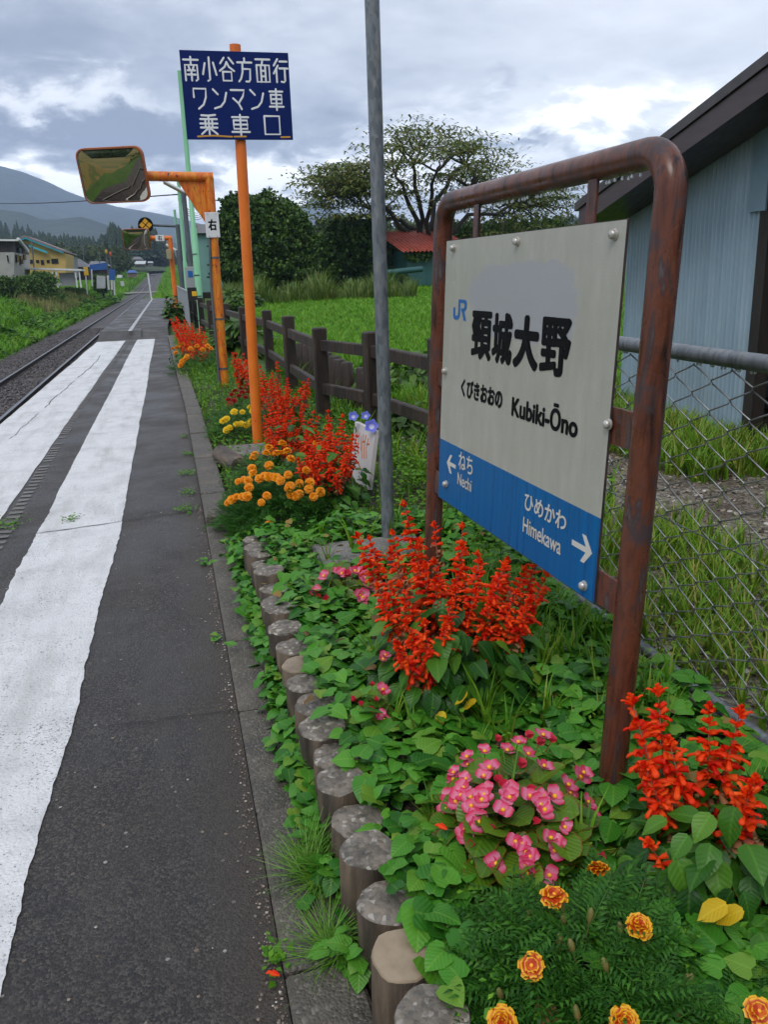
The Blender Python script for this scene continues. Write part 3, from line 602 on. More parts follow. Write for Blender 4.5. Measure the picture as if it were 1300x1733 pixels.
OB = (.668, 7.27, 0.)
osign = thing('boarding_sign', 'navy blue board with white Japanese lettering on a bright orange post', 'sign', OB)
MB().tube([(0, 0, -.1), (.03, 0, 1.6), (.062, 0, 3.235)], .044, 24).build('post', M_orange, osign, True)
sw, sh, sx0, sz0 = .838, .630, .296 - OB[0], 2.545
sbm = MB(); sbm.cbox((sx0, -.066, sz0), (sx0 + sw, -.048, sz0 + sh), .002); sbrd = sbm.build('sign_board', M_navy, osign)
G = {'南': [[(0, .88), (1, .88)], [(.5, 1), (.5, .66)], [(.08, 0), (.08, .66), (.92, .66), (.92, .05), (.8, 0)], [(.33, .6), (.4, .46)], [(.68, .6), (.6, .46)], [(.25, .43), (.75, .43)], [(.22, .25), (.78, .25)], [(.5, .43), (.5, 0)]],
     '小': [[(.5, 1), (.5, .05), (.36, 0)], [(.2, .75), (.03, .28)], [(.78, .78), (.97, .26)]],
     '谷': [[(.33, 1), (.06, .76)], [(.67, 1), (.97, .76)], [(.5, .82), (.36, .62), (0, .44)], [(.5, .82), (.64, .62), (1, .44)], [(.2, .4), (.8, .4), (.8, .02), (.2, .02), (.2, .4)]],
     '方': [[(.5, 1), (.5, .84)], [(0, .82), (1, .82)], [(.36, .82), (.33, .4), (.2, .12), (.05, 0)], [(.36, .54), (.88, .54), (.84, .08), (.76, 0), (.56, 0)]],
     '面': [[(0, .97), (1, .97)], [(.5, .97), (.42, .74)], [(.05, .72), (.95, .72), (.95, 0), (.05, 0), (.05, .72)], [(.35, .72), (.35, 0)], [(.66, .72), (.66, 0)], [(.35, .48), (.66, .48)], [(.35, .24), (.66, .24)]],
     '行': [[(.3, 1), (.03, .72)], [(.32, .72), (.0, .38)], [(.2, .55), (.2, 0)], [(.46, .9), (.97, .9)], [(.42, .6), (1.02, .6)], [(.8, .6), (.8, .06), (.72, 0), (.54, .02)]],
     'ワ': [[(.06, .55), (.06, .96), (.95, .96), (.92, .55), (.72, .2), (.36, 0)]],
     'ン': [[(.05, .94), (.38, .7)], [(1, .78), (.84, .36), (.55, .12), (.1, .02)]],
     'マ': [[(0, .92), (.98, .92), (.86, .62), (.52, .28)], [(.14, .52), (.52, .28), (.72, .0)]],
     '車': [[(.02, .88), (.98, .88)], [(.1, .72), (.9, .72), (.9, .3), (.1, .3), (.1, .72)], [(.1, .51), (.9, .51)], [(-.02, .14), (1.02, .14)], [(.5, 1), (.5, -.02)]],
     '乗': [[(.1, .96), (.5, .94), (.9, .98)], [(.5, .94), (.5, 0)], [(.02, .77), (.98, .77)], [(0, .55), (1, .55)], [(.02, .35), (.98, .35)], [(.3, .77), (.3, .35)], [(.7, .77), (.7, .35)], [(.46, .33), (.05, .02)], [(.54, .33), (.97, .02)]],
     '口': [[(.05, .95), (.95, .95), (.95, .03), (.05, .03), (.05, .95)]]}
ln = MB()
for row, us, w, t0, t1 in (('南小谷方面行', (.02, .185, .345, .51, .68, .845), .142, .075, .335), ('ワンマン車', (.08, .26, .43, .605, .79), .138, .415, .65), ('乗車口', (.125, .42, .72), .172, .715, .945)):
    for ch, u in zip(row, us):
        strokes(ln, G[ch], .0074, -.0662, w * sw * .92, (t1 - t0) * sh, sx0 + (u + .008) * sw, sz0 + (1 - t1) * sh)
ln.build('lettering', M_letter, sbrd, True)
ul = MB(); strokes(ul, [[(.10, .02), (.25, .03), (.42, .018)], [(.44, .02), (.55, .022)], [(.885, .016), (.97, .018)]], .006, -.0662, sw, sh, sx0, sz0 + .008)
ul.build('peeling_line', M_gold, sbrd, True)

# ------------------------------------------------------------------ mirrors
M_rim = noisy('dull_orange_rim', [(.22, .05, .012), (.36, .09, .018)], 9, (.4, .6), .1)
def mirror_set(pit, name, label, Y, base, elbow, arm_px, mc, mw_, mh_, yaw, mpole, sign_at, sgn, r, gusset):
    root = thing(name, label, 'mirror', (base[0], Y, 0)); L = lambda px, py: aty(px, py, Y) - np.array([base[0], Y, 0])
    e = L(*elbow); a = L(*arm_px)
    MB().tube([(0, 0, -.1), tuple(e)], r, 20).build('pole', mpole, root, True)
    MB().tube([(e[0] + r * .9, 0, e[2]), (a[0] - .02, 0, a[2])], r * .98, 20).build('arm', mpole, root, True)
    if gusset:
        m = MB(); m.prism([(e[0] - r * .8, e[2] - r * .8), (e[0] - .40, e[2] - r * .8), (e[0] - r * .8 - .01, e[2] - .62)], -.006, .006); m.build('gusset_plate', mpole, root)
        MB().tube([(-.07, -.05, -.05), (-.066, -.05, 1.4), (-.03, -.05, 2.1)], .016, 10).build('conduit', M_pole_grey, root, True)
        for z in (.28, .95, 1.75):
            m = MB(); m.lathe((e[0] * z / e[2], 0, z), [(r + .006, -.012), (r + .006, .012)], 18); m.build('clamp', M_pole_grey, root, True)
    c = L(*mc); disc = thing_part = bpy.data.objects.new('mirror_panel', None); COL.objects.link(disc); disc.parent = root
    # dished shell, rim and convex face share one local frame
    bpy.data.objects.remove(disc)
    rot = (R_(pit), 0, yaw)
    rm_ = MB(); o = rrect(mw_, mh_, .11); i_ = rrect(mw_ - .036, mh_ - .036, .095); n = len(o)
    V = [(x, .03, z) for x, z in o] + [(x, -.03, z) for x, z in o] + [(x, -.034, z) for x, z in i_] + [(x, -.02, z) for x, z in i_] + [(x * .8, .09, z * .8) for x, z in o]
    f = []
    for k in range(3): f += [(k * n + j, k * n + (j + 1) % n, (k + 1) * n + (j + 1) % n, (k + 1) * n + j) for j in range(n)]
    f += [(4 * n + j, 4 * n + (j + 1) % n, (j + 1) % n, j) for j in range(n)] + [tuple(range(4 * n, 5 * n))]
    fm = [0] * n + [0] * n + [1] * n + [0] * n + [0]
    rm_.add(V, f, fm); rim = rm_.build('mirror_rim', [M_rim, M_white], root, loc=tuple(c + np.array([0, -.03, 0])), rot=rot)
    gm = MB(); K = 12; ring = rrect(mw_ - .05, mh_ - .05, .09); V = [(0, 0, 0)]; f = []; RC = 2.3
    for k in range(1, K + 1):
        for x, z in ring: V.append((x * k / K, 0, z * k / K))
    V = [(x, RC - math.sqrt(RC * RC - x * x - z * z), z) for x, z in [(v[0], v[2]) for v in V]]
    ymax = max(v[1] for v in V); V = [(x, y - ymax - .021, z) for x, y, z in V]
    f = [(0, 1 + (j + 1) % n, 1 + j) for j in range(n)] + [(1 + (k - 1) * n + j, 1 + (k - 1) * n + (j + 1) % n, 1 + k * n + (j + 1) % n, 1 + k * n + j) for k in range(1, K) for j in range(n)]
    gm.add(V, f); gm.build('mirror_face', M_mirror, rim, True, angle=0)
    s0, s1 = L(*sign_at[0]), L(*sign_at[1]); w_, h_ = abs(s1[0] - s0[0]), abs(s1[2] - s0[2]); sc_ = ((s0[0] + s1[0]) / 2, (s0[2] + s1[2]) / 2)
    m = MB(); m.cbox((sc_[0] - w_ / 2, -r - .014, sc_[1] - h_ / 2), (sc_[0] + w_ / 2, -r - .002, sc_[1] + h_ / 2), .002); pl = m.build('sign_plate', M_white, root)
    text_mb('右', w_ * sgn[0], h_ * sgn[1], sc_[0], sc_[1], -r - .0146, .006).build('lettering', M_black, pl)
    if gusset:
        for sx in (-1, 1):
            for sz in (-1, 1): bolt(sc_[0] + sx * w_ * .3, sc_[1] + sz * h_ * .44, .005, y=-r - .014).build('screw', M_bolt, pl)
    return root
mb1 = atz(380, 655, .02)
mirror_set(13, 'platform_mirror', 'large traffic mirror on a rusty orange post beside the flower bed', mb1[1], mb1, (353, 300), (250, 298), (192, 297), .87, .66, R_(-20), M_orust, ((345, 360), (372, 402)), (.62, .46), .062, True)
mirror_set(13, 'platform_mirror', 'small distant traffic mirror on a bright orange post by the far platform', 33., aty(297, 512, 33.), (287, 403), (250, 403), (231, 405), .98, .74, R_(-10), M_orange, ((262, 398), (278, 408)), (.5, .8), .085, False)

# ------------------------------------------------------------------ lamp posts, poles and line-side things beyond the bed
def pole(name, label, px0, px1, Y, r, m, cat='pole', r1=None, z0=-.3):
    a = aty(*px0, Y); b_ = aty(*px1, Y); t_ = thing(name, label, cat, (a[0], Y, 0))
    kmid = .42
    pts = [(0, 0, z0), ((b_[0] - a[0]) * kmid, 0, b_[2] * kmid), ((b_[0] - a[0]) * kmid, 0, b_[2] * kmid + .03), (b_[0] - a[0], 0, b_[2])]
    MB().tube(pts, [r, r, r1 or r, r1 or r], 14).build('shaft', m, t_, True); return t_, a
tA, aA = pole('light_pole', 'thickest pale green pole, right behind the blue sign', (341, 548), (304, 120), 24., .088, M_green_p, r1=.065)
for z in (.35, 1.0, 1.55, 2.1):
    m = MB(); m.lathe((aty(341, 548, 24)[0] * 0 + .0, 0, z), [(.094, 0), (.094, .03)], 14); m.build('band', M_pole_grey, tA)
pole('light_pole', 'slim pale green pole just left of the thick green pole', (316, 498), (301, 300), 32., .075, M_green_p, r1=.06)
pole('light_pole', 'thinnest and most distant pale green pole beside the round signal sign', (308, 492), (295, 355), 45., .07, M_green_p, r1=.06)
tD, aD = pole('lamp_post', 'dark grey post carrying a white strip lamp over the platform', (326, 492), (310, 326), 31., .085, M_pole_grey, 'lamp post')
l0, l1 = aty(276, 306, 31.) - np.array([aD[0], 31, 0]), aty(316, 327, 31.) - np.array([aD[0], 31, 0])
m = MB(); m.tube([tuple(l0), tuple(l1)], .05, 10); m.build('strip_lamp', M_white, tD, True)
m = MB(); m.tube([tuple(l0 + (0, .02, -.07)), tuple(l1 + (0, .02, -.07))], .03, 8); m.build('lamp_arm', noisy('tan_steel', [(.3, .2, .08), (.4, .28, .12)], 4), tD, True)
tE, aE = pole('signal_post', 'dark post with an arm holding a round black and yellow marker sign', (310, 495), (300, 380), 37., .09, M_pole_grey, 'signal sign')
e0, e1 = aty(300, 383, 37.) - np.array([aE[0], 37, 0]), aty(252, 381, 37.) - np.array([aE[0], 37, 0])
MB().tube([tuple(e0), tuple(e1)], .05, 10).build('arm', M_pole_grey, tE, True)
dc = aty(246, 381, 37.) - np.array([aE[0], 37, 0]); dd = MB(); dd.lathe((dc[0], -.07, dc[2]), [(.30, 0), (.30, .02)], 36, axis='Y'); dsk = dd.build('disc', M_black, tE)
dy = MB()
for cx0, cz0 in ((0, .14), (0, -.14), (-.14, 0), (.14, 0)): dy.prism([(dc[0] + cx0, dc[2] + cz0 + .115), (dc[0] + cx0 + .115, dc[2] + cz0), (dc[0] + cx0, dc[2] + cz0 - .115), (dc[0] + cx0 - .115, dc[2] + cz0)], -.096, -.0915)
dy.build('diamond_marking', mat('signal_yellow', (.68, .34, .01), .4), dsk)
tF, aF = pole('lamp_post', 'short post with a slanting white strip lamp behind the small orange mirror post', (309, 500), (300, 424), 39., .07, M_pole_grey, 'lamp post')
l0, l1 = aty(280, 414, 39.) - np.array([aF[0], 39, 0]), aty(297.5, 424, 39.) - np.array([aF[0], 39, 0]); m = MB(); m.tube([tuple(l0), tuple(l1)], .06, 10); m.build('strip_lamp', M_white, tF, True)
bx = aty(285.5, 430, 32.7); m = MB(); m.cbox((bx[0] - .09, 32.6, bx[2] - .17), (bx[0] + .09, 32.85, bx[2] + .17), .01); tag(m.build('meter_box', noisy('beige_box', [(.30, .24, .13), (.38, .31, .18)], 5)), 'beige box fixed to the small mirror\'s orange post', 'box')
bb = aty(325, 497, 23.2); m = MB(); m.cbox((bb[0] - .12, 23.1, bb[2] - .16), (bb[0] + .12, 23.3, bb[2] + .16), .01); blk = m.build('switch_box', M_rubber); tag(blk, 'black switch box with a yellow square on the fence by the green pole', 'box')
m = MB(); m.cbox((bb[0] - .01, 23.085, bb[2] - .06), (bb[0] + .11, 23.098, bb[2] + .06), .003); m.build('yellow_label', mat('label_yellow', (.7, .4, .01), .5), blk)
gb = aty(321, 470, 27.); m = MB(); m.cbox((gb[0] - .13, 26.9, gb[2] - .32), (gb[0] + .13, 27.1, gb[2] + .32), .01); cb = m.build('equipment_cabinet', flat('cabinet_grey', (.30, .32, .33))); tag(cb, 'grey equipment cabinet behind the black switch box', 'cabinet')
m = MB(); m.cbox((gb[0] - .05, 26.885, gb[2] + .02), (gb[0] + .09, 26.898, gb[2] + .2), .003); m.build('blue_label', M_jr, cb)
m = MB(); m.box((.60, 24.2, .2), (.63, 62.3, 1.12)); m.box((.585, 24.2, 1.12), (.645, 62.3, 1.17)); tag(m.build('platform_railing', flat('grey_sheet', (.30, .32, .34))), 'long low grey panel railing along the far raised platform', 'railing')
we = aty(256, 506, 61.5); m = MB(); m.tube([(we[0], 61.5, .2), (we[0] - .06, 61.5, aty(256, 462, 61.5)[2])], .05, 8); tag(m.build('marker_post', M_white, smooth=True), 'thin white marker post at the end of the platform', 'post')
# wires
def wire(name, pts, r, label):
    P = []
    for (a, b_) in zip(pts[:-1], pts[1:]):
        a, b_ = Vector(a), Vector(b_)
        for i in range(12): s_ = i / 12; p = a.lerp(b_, s_); p.z -= .12 * math.sin(PI * s_) * min(1.5, (b_ - a).length / 10); P.append(p)
    P.append(Vector(pts[-1])); m = MB(); m.tube(P, r, 5); tag(m.build(name, M_black), label, 'cable')
wire('power_cable', [aty(322, 335, 27.), aty(353, 356, 11.9)], .008, 'short black cable from the lamp post to the large mirror post')
wire('power_cable', [aty(-40, 343, 90.), aty(301, 329, 32.)], .022, 'long overhead wire crossing the sky left of the poles')
wire('power_cable', [aty(330, 335, 32.), aty(540, 346, 70.)], .02, 'overhead wire running right above the round bushy tree')
for k in range(4): wire('power_cable', [aty(315, 352 + k * 3.2, 34.), aty(342, 356 + k * 4.0, 60.)], .014, 'thin dark wires bunched right of the dark lamp post, number of them side by side' if 0 else ('uppermost', 'second highest', 'second lowest', 'lowest')[k] + ' of four short wires fanning right of the dark lamp post')
# pale teal sheeted building behind the poles
ta, tb = aty(333, 395, 40.), aty(366, 479, 40.); m = MB(); m.box((ta[0], 40, 0), (tb[0] + .3, 44, ta[2])); tr = m.build('teal_building', M_tealpale); tag(tr, 'plain pale teal sheeted building behind the green poles', 'building')
m = MB(); m.prism([(40 - .2, ta[2]), (42, ta[2] + .5), (44.2, ta[2])], ta[0] - .15, tb[0] + .45, plane='YZ'); m.build('roof', M_roofdark, tr)
m = MB(); m.box((ta[0], 39.9, .2), (tb[0] + .3, 39.99, .85)); m.build('base_band', M_darkwood, tr)

# ------------------------------------------------------------------ dark post-and-rail fence
FP = [(1.72, 4.75), (1.98, 6.1), (1.80, 7.55), (1.49, 8.5), (1.47, 10.6), (1.47, 12.9), (1.32, 15.3), (1.2, 17.8), (1.02, 20.6), (.92, 23.6), (.88, 26.6), (.80, 29.8)]
fen = thing('rail_fence', 'dark brown two-rail post fence bending round behind the flower bed', 'fence', (FP[3][0], FP[3][1], 0)); fo = np.array(FP[3])
for i, (x, y) in enumerate(FP):
    x, y = x - fo[0], y - fo[1]; h = .985 + random.uniform(-.015, .02); m = MB()
    m.cbox((-.07, -.06, -.4), (.07, .06, h), .014); m.build('post', M_woodpost, fen, loc=(x, y, 0), rot=(0, 0, random.uniform(-.15, .15)))
for (a, c) in zip(FP[:-1], FP[1:]):
    a, c = np.array(a) - fo, np.array(c) - fo; d = c - a; L = np.linalg.norm(d); nn = np.array([-d[1], d[0]]) / L * .0; an = math.atan2(d[1], d[0])
    for z in (.80, .36):
        m = MB(); m.cbox((.05, -.03, z - .054), (L - .05, .03, z + .054), .01); m.build('rail', M_woodpost, fen, loc=(a[0], a[1], 0), rot=(0, 0, an))
# weathered stakes of an older retaining row behind it
for px, y0, y1, Y in ((509, 565, 625, 12.3), (520, 567, 620, 12.1), (531, 571, 612, 11.9), (546, 580, 630, 11.6), (560, 586, 640, 11.3), (573, 591, 645, 11.), (591, 595, 650, 10.7), (608, 604, 660, 10.3), (622, 612, 665, 10.)):
    a = aty(px, y0, Y); m = MB(); h = a[2] + .62; q = random.uniform(.075, .09)
    m.lathe((0, 0, 0), [(q, 0), (q * 1.02, h * .5), (q, h - .02), (q * .8, h)], 12); o = m.build('timber_stake', M_woodpost, smooth=True, loc=(a[0], Y, -.75), rot=(random.uniform(-.05, .05), random.uniform(-.05, .05), 0))
    tag(o, 'old dark round stake in the sunken row behind the rail fence', 'stake', 'old stakes behind the rail fence')

# ------------------------------------------------------------------ log edging of the bed
LX, sp_ = .337, .152; ylog = list(np.arange(1.0, 4.3, sp_))
tops = []
for i, y in enumerate(ylog):
    x = LX + random.uniform(-.008, .008); h = .188 + random.uniform(-.02, .02); r = .0695 + random.uniform(-.003, .003); smooth_top = abs(y - 1.30) < .07 or abs(y - 2.65) < .07
    y += random.uniform(-.008, .008)
    m = MB(); n = 24; P = []
    for (rr, z) in ((r, -.15), (r * 1.01, h * .5), (r, h - .005), (r * .955, h), (r * .45, h + (.0 if smooth_top else .004))):
        for j in range(n): a = 2 * PI * j / n; w = 1 + .035 * math.sin(3 * a + i) + .025 * math.sin(7 * a + 2 * i) + random.uniform(-.012, .012); P.append((rr * w * math.cos(a), rr * w * math.sin(a), z + (random.uniform(-.003, .003) if z > .1 and not smooth_top else 0)))
    f = [(k * n + j, k * n + (j + 1) % n, (k + 1) * n + (j + 1) % n, (k + 1) * n + j) for k in range(4) for j in range(n)] + [tuple(range(4 * n, 5 * n))]
    m.add(P, f, [0] * 2 * n + [1] * (2 * n) + [1]); o = m.build('concrete_log', [M_logside, M_mortar if smooth_top else M_logtop], smooth=True, loc=(x, y, 0), rot=(random.uniform(-.03, .03), random.uniform(-.05, .02), random.uniform(0, 6)))
    if smooth_top: lb, gr = ('smooth tan-topped round log nearest the front of the edging row' if y < 2 else 'smooth tan-topped round log halfway along the edging row'), None
    elif y < 1.25: lb, gr = 'rough grey concrete log at the very front, before the nearest smooth-topped log', 'concrete logs edging the flower bed'
    elif y < 2.65: lb, gr = 'rough pebbly-topped concrete log in the edging row between the two smooth-topped logs', 'concrete logs edging the flower bed'
    else: lb, gr = 'rough grey concrete log in the edging row beyond the second smooth-topped log', 'concrete logs edging the flower bed'
    tag(o, lb, 'edging log', gr)
m = MB(); m.cbox((.60, 3.66, .0), (1.16, 4.02, .165), .012); tag(m.build('concrete_slab', M_conc), 'flat concrete slab at the foot of the grey steel pole', 'slab')
m = MB(); m.cbox((.34, 6.75, .0), (.72, 7.18, .095), .012); tag(m.build('concrete_slab', M_conc), 'flat concrete slab at the foot of the orange sign post', 'slab')
for k, (y, lb) in enumerate(((6.62, 'rear of two round concrete logs lying behind the orange marigolds'), (6.44, 'front of two round concrete logs lying behind the orange marigolds'))):
    m = MB(); m.lathe((0, 0, 0), [(.03, -.19), (.075, -.19), (.08, 0), (.075, .19), (.03, .19)], 18); tag(m.build('concrete_log', M_logside, smooth=True, loc=(.36 + k * .03, y, .10), rot=(R_(90), 0, R_(12))), lb, 'edging log')
m = MB(); m.cbox((.30, 11.6, 0), (.43, 11.66, .06), .005); tag(m.build('edging_board', M_plank), 'short pale wooden board lying in the grass by the rusty mirror post', 'board')

# ------------------------------------------------------------------ chain-link fence
cl = thing('chain_link_fence', 'galvanised chain link fence with a thick top rail behind the station sign', 'fence', (1.65, 1.5, .0))
y0c, y1c, ZT = -2.2, 2.95, 1.21
MB().tube([(0, y0c, ZT), (0, y1c, ZT)], .027, 16).build('top_rail', M_galv, cl, True)
MB().tube([(-.01, y0c, .085), (-.01, y1c + .1, .085)], .024, 14).build('bottom_rail', M_galv, cl, True)
for y in (y1c, 1.24, -.7):
    m = MB(); m.tube([(.045, y, -.2), (.045, y, ZT - .01)], .024, 14); m.build('post', M_galv, cl, True)
MB().tube([(0.004, y0c, .62), (.004, y1c, .62)], .0022, 6).build('tension_wire', M_galv, cl, True)
wm = MB(); P = .098; nz = 23; zs = np.linspace(ZT - .032, .06, nz + 1)
for k in range(int((y1c - y0c) / P) + 1):
    for par in (0,):
        pts = []
        for j, z in enumerate(zs):
            s_ = 1 if ((j + k) % 2) else -1; yy_ = y0c + k * P + s_ * P * .53
            pts += [(.0038 * s_ * -1, yy_ - s_ * .0065, z + .0065 if j else z), (.0038 * s_, yy_ - s_ * .0065, z - .0065)]
        wm.tube(pts, .0027, 5, caps=False)
wm.build('wire_mesh', M_steel, cl, True, angle=0)
dm = MB()
for i in range(70):
    y = random.uniform(-.2, 1.9); dm.lathe((0, y, ZT - .029 - random.uniform(.0, .004)), [(.0005, -.005), (.004, -.002), (.004, .002), (.002, .006)], 7)
tag(dm.build('hanging_drop', bpy.data.materials['water'], cl, True), kind='stuff')

# ------------------------------------------------------------------ blue corrugated barn
BX, SL_, E0 = 4.65, .268, (8.05, 2.085)                     # wall plane, roof slope, eave (y, z)
barn = thing('barn', 'blue corrugated iron barn with a dark sloping roof behind the wire fence', 'barn', (BX, 5.98, 0))
def rz(y): return E0[1] + SL_ * (E0[0] - y) if y > 3.2 else E0[1] + SL_ * (E0[0] - 3.2) - SL_ * (3.2 - y)
def LB(x, y, z): return (x - BX, y - 5.98, z)
def corr(y0, y1, x, zfn, zb=-.1, amp=.013, pitch=.058):
    ny = int((y1 - y0) / pitch * 8); ys_ = np.linspace(y0, y1, ny); V = []
    for y in ys_: o = amp * math.cos(2 * PI * y / pitch); V += [LB(x + o, y, zb), LB(x + o, y, zfn(y))]
    m = MB(); m.add(V, [(2 * i, 2 * i + 2, 2 * i + 3, 2 * i + 1) for i in range(ny - 1)]); return m
corr(5.99, 8.0, BX, lambda y: rz(y) - .05).build('wall', M_corr, barn, True, angle=0)
corr(.3, 3.0, BX, lambda y: rz(y) - .05).build('wall', M_corr, barn, True, angle=0)
m = MB(); m.add([LB(4.66, 8., -.1), LB(12, 8., -.1), LB(12, 8., 1.85), LB(4.66, 8., 1.85)], [(0, 1, 2, 3)]); m.build('side_wall', M_corr, barn)
m = corr(3.0, 5.99, BX + .0, lambda y: rz(y) - .05, 2.62); m.build('gable_panel', M_corr, barn, True, angle=0)
m = MB(); m.box(LB(BX - .035, 5.90, 1.86), LB(BX - .012, 6.10, 2.68)); m.build('corner_flashing', noisy('blue_sheet', [(.17, .26, .33), (.22, .31, .38)], 4), barn)
m = MB()
for x0, x1 in ((4.13, 12.),):
    for ya, yb_, side in ((3.2, E0[0] + .12, 1), (-1.7, 3.2, -1)):
        za, zb2 = rz(ya), rz(yb_)
        m.add([LB(x0, ya, za + .05), LB(x1, ya, za + .05), LB(x1, yb_, zb2 + .05), LB(x0, yb_, zb2 + .05), LB(x0, ya, za - .03), LB(x1, ya, za - .03), LB(x1, yb_, zb2 - .03), LB(x0, yb_, zb2 - .03)], [(0, 3, 2, 1), (4, 5, 6, 7), (0, 4, 7, 3), (3, 7, 6, 2), (0, 1, 5, 4)])
m.build('roof', M_roofdark, barn)
m = MB()
for ya, yb_ in ((3.2, E0[0] + .06), (-1.7, 3.2)):
    for xa, xb_, t0, t1 in ((4.15, 4.19, -.035, -.205), (4.19, 4.62, -.15, -.175)):
        m.add([LB(xa, ya, rz(ya) + t0), LB(xb_, ya, rz(ya) + t0), LB(xb_, yb_, rz(yb_) + t0), LB(xa, yb_, rz(yb_) + t0), LB(xa, ya, rz(ya) + t1), LB(xb_, ya, rz(ya) + t1), LB(xb_, yb_, rz(yb_) + t1), LB(xa, yb_, rz(yb_) + t1)], [(0, 3, 2, 1), (4, 5, 6, 7), (0, 4, 7, 3), (3, 7, 6, 2), (2, 6, 5, 1), (1, 5, 4, 0)])
m.build('bargeboard', M_bargebd, barn)
m = MB(); m.box(LB(BX - .02, 5.86, -.1), LB(BX + .10, 5.975, 2.62)); m.box(LB(BX + .04, 5.40, -.1), LB(BX + .14, 5.50, 2.62)); m.box(LB(BX - .0, 3.0, 2.5), LB(BX + .1, 5.86, 2.615)); m.build('door_frame', M_darkwood, barn)
m = MB(); m.box(LB(7.4, .3, -.1), LB(7.5, 8., 2.6)); m.box(LB(5.9, 6.05, -.1), LB(7.4, 6.1, 2.4)); m.build('inner_wall', M_darkwood, barn)
m = MB(); m.box(LB(4.9, 4.2, .05), LB(4.94, 5.84, .60)); m.box(LB(4.86, 4.2, .62), LB(4.95, 5.84, .74)); m.build('plank_panel', M_plank, barn)
corr(4.2, 5.38, 5.3, lambda y: 2.2, .75).build('inner_panel', M_corr, barn, True, angle=0)
hp = atx = None
tyre = MB(); pts = [(0, .23 * math.cos(a), .23 * math.sin(a)) for a in np.linspace(0, 2 * PI, 40)]; tyre.tube(pts, .022, 10, caps=False)
hc = aty(1283, 690, 5.55); tag(tyre.build('hose_coil', M_rubber, smooth=True, loc=(4.80, 5.52, .38), rot=(0, R_(-12), 0)), 'black rubber hose coil hanging on the planks in the barn doorway', 'hose')
tg_ = MB()
for k in range(14):
    p = np.array([4.78, 5.72 - .03 * k * random.random(), .95]); pts = [tuple(p)]
    for j in range(5): p = p + np.array([random.uniform(-.02, .02), random.uniform(-.08, .04), random.uniform(-.16, .02)]); pts.append(tuple(p))
    tg_.tube(pts, .006, 5)
tag(tg_.build('cable_tangle', M_rubber), 'tangle of thin black cables hung above the hose coil in the barn', 'cable')

# ------------------------------------------------------------------ hand-painted board on a stake
wd = np.array([.045, -.40]); wyaw = math.atan2(wd[1], wd[0]); WL = float(np.hypot(*wd))
wb_ = thing('painted_board', 'small white board with orange and black brush writing on a stake', 'sign', (1.20, 5.22, .10), (-.16, 0, wyaw))
m = MB(); m.cbox((-WL, -.012, 0), (0, .022, .40), .003); wbd = m.build('panel', flat('chalky_white', (.56, .53, .52)), wb_)
m = MB(); m.cbox((-.10, .024, -.3), (-.05, .044, .42), .003); m.build('stake', M_plank, wb_)
s1 = MB(); strokes(s1, [[(.10, .80), (.12, .62), (.09, .50)], [(.20, .86), (.16, .66)], [(.30, .84), (.29, .60), (.33, .48)], [(.40, .80), (.44, .58)], [(.50, .84), (.50, .55), (.55, .46)], [(.48, .72), (.60, .75)], [(.62, .85), (.60, .62), (.66, .47)], [(.74, .82), (.70, .64), (.76, .5)], [(.70, .72), (.82, .74)], [(.40, .36), (.43, .34)], [(.46, .30), (.52, .28)]], .007, -.0123, WL, .40, -WL, 0)
s1.build('lettering', flat('orange_brush', (.55, .14, .03)), wbd, True)
s2 = MB()
for r_ in range(3):
    for k in range(6):
        a = .48 + k * .075 + random.uniform(-.01, .01); z = .27 - r_ * .07 - k * .012
        strokes(s2, [[(a, z), (a + .02, z - .03)], [(a + .03, z + .01), (a + .025, z - .035)], [(a, z - .015), (a + .045, z - .01)]], .002, -.0123, WL, .40, -WL, 0)
for k in range(5): strokes(s2, [[(.07 + random.uniform(-.02, .02), .9 - k * .09), (.12, .87 - k * .09)], [(.1, .92 - k * .09), (.09, .84 - k * .09)]], .003, -.0123, WL, .40, -WL, 0)
s2.build('lettering', M_black, wbd, True)
# ------------------------------------------------------------------ leaf, blade and flower templates
def leaf(ws, ys, fold=.15, droop=.25, back=.0, wave=0.):
    V, LC, f = [], [], []; n = len(ws)
    for i, (w, y) in enumerate(zip(ws, ys)):
        for s_ in (-1, -.55, 0, .55, 1):
            yy_ = y - back * abs(s_) * (1 if i < 2 else 0); z = abs(s_) * w * fold - droop * y * y + wave * math.sin(i * 2.1 + s_ * 2) * abs(s_)
            V.append((s_ * w, yy_, z)); LC.append((s_ * w, y, max(abs(s_), .0 if 0 < i < n - 1 else 1.)))
    for i in range(n - 1):
        for k in range(4): a = i * 5 + k; f.append((a, a + 1, a + 6, a + 5))
    return T(V, f, LC)
HEART = leaf([.20, .46, .50, .41, .21, .02], [0, .08, .30, .56, .82, 1], .10, .28, .12, .035)
HEART2 = leaf([.16, .42, .47, .38, .19, .02], [0, .06, .28, .55, .8, 1], -.10, .12, .10, .05)
OVATE = leaf([.05, .30, .38, .31, .17, .015], [0, .15, .36, .6, .82, 1], .22, .35, .03, .03)
ROUND = leaf([.12, .42, .50, .46, .30, .06], [0, .10, .36, .64, .88, 1], .25, .12, .08, .03)
NARROW = leaf([.03, .12, .14, .11, .06, .01], [0, .2, .42, .65, .85, 1], .3, .3)
SMALL = T([(-.28, .45, .05), (0, 0, 0), (.28, .45, .05), (0, 1, -.1)], [(1, 2, 3, 0)])
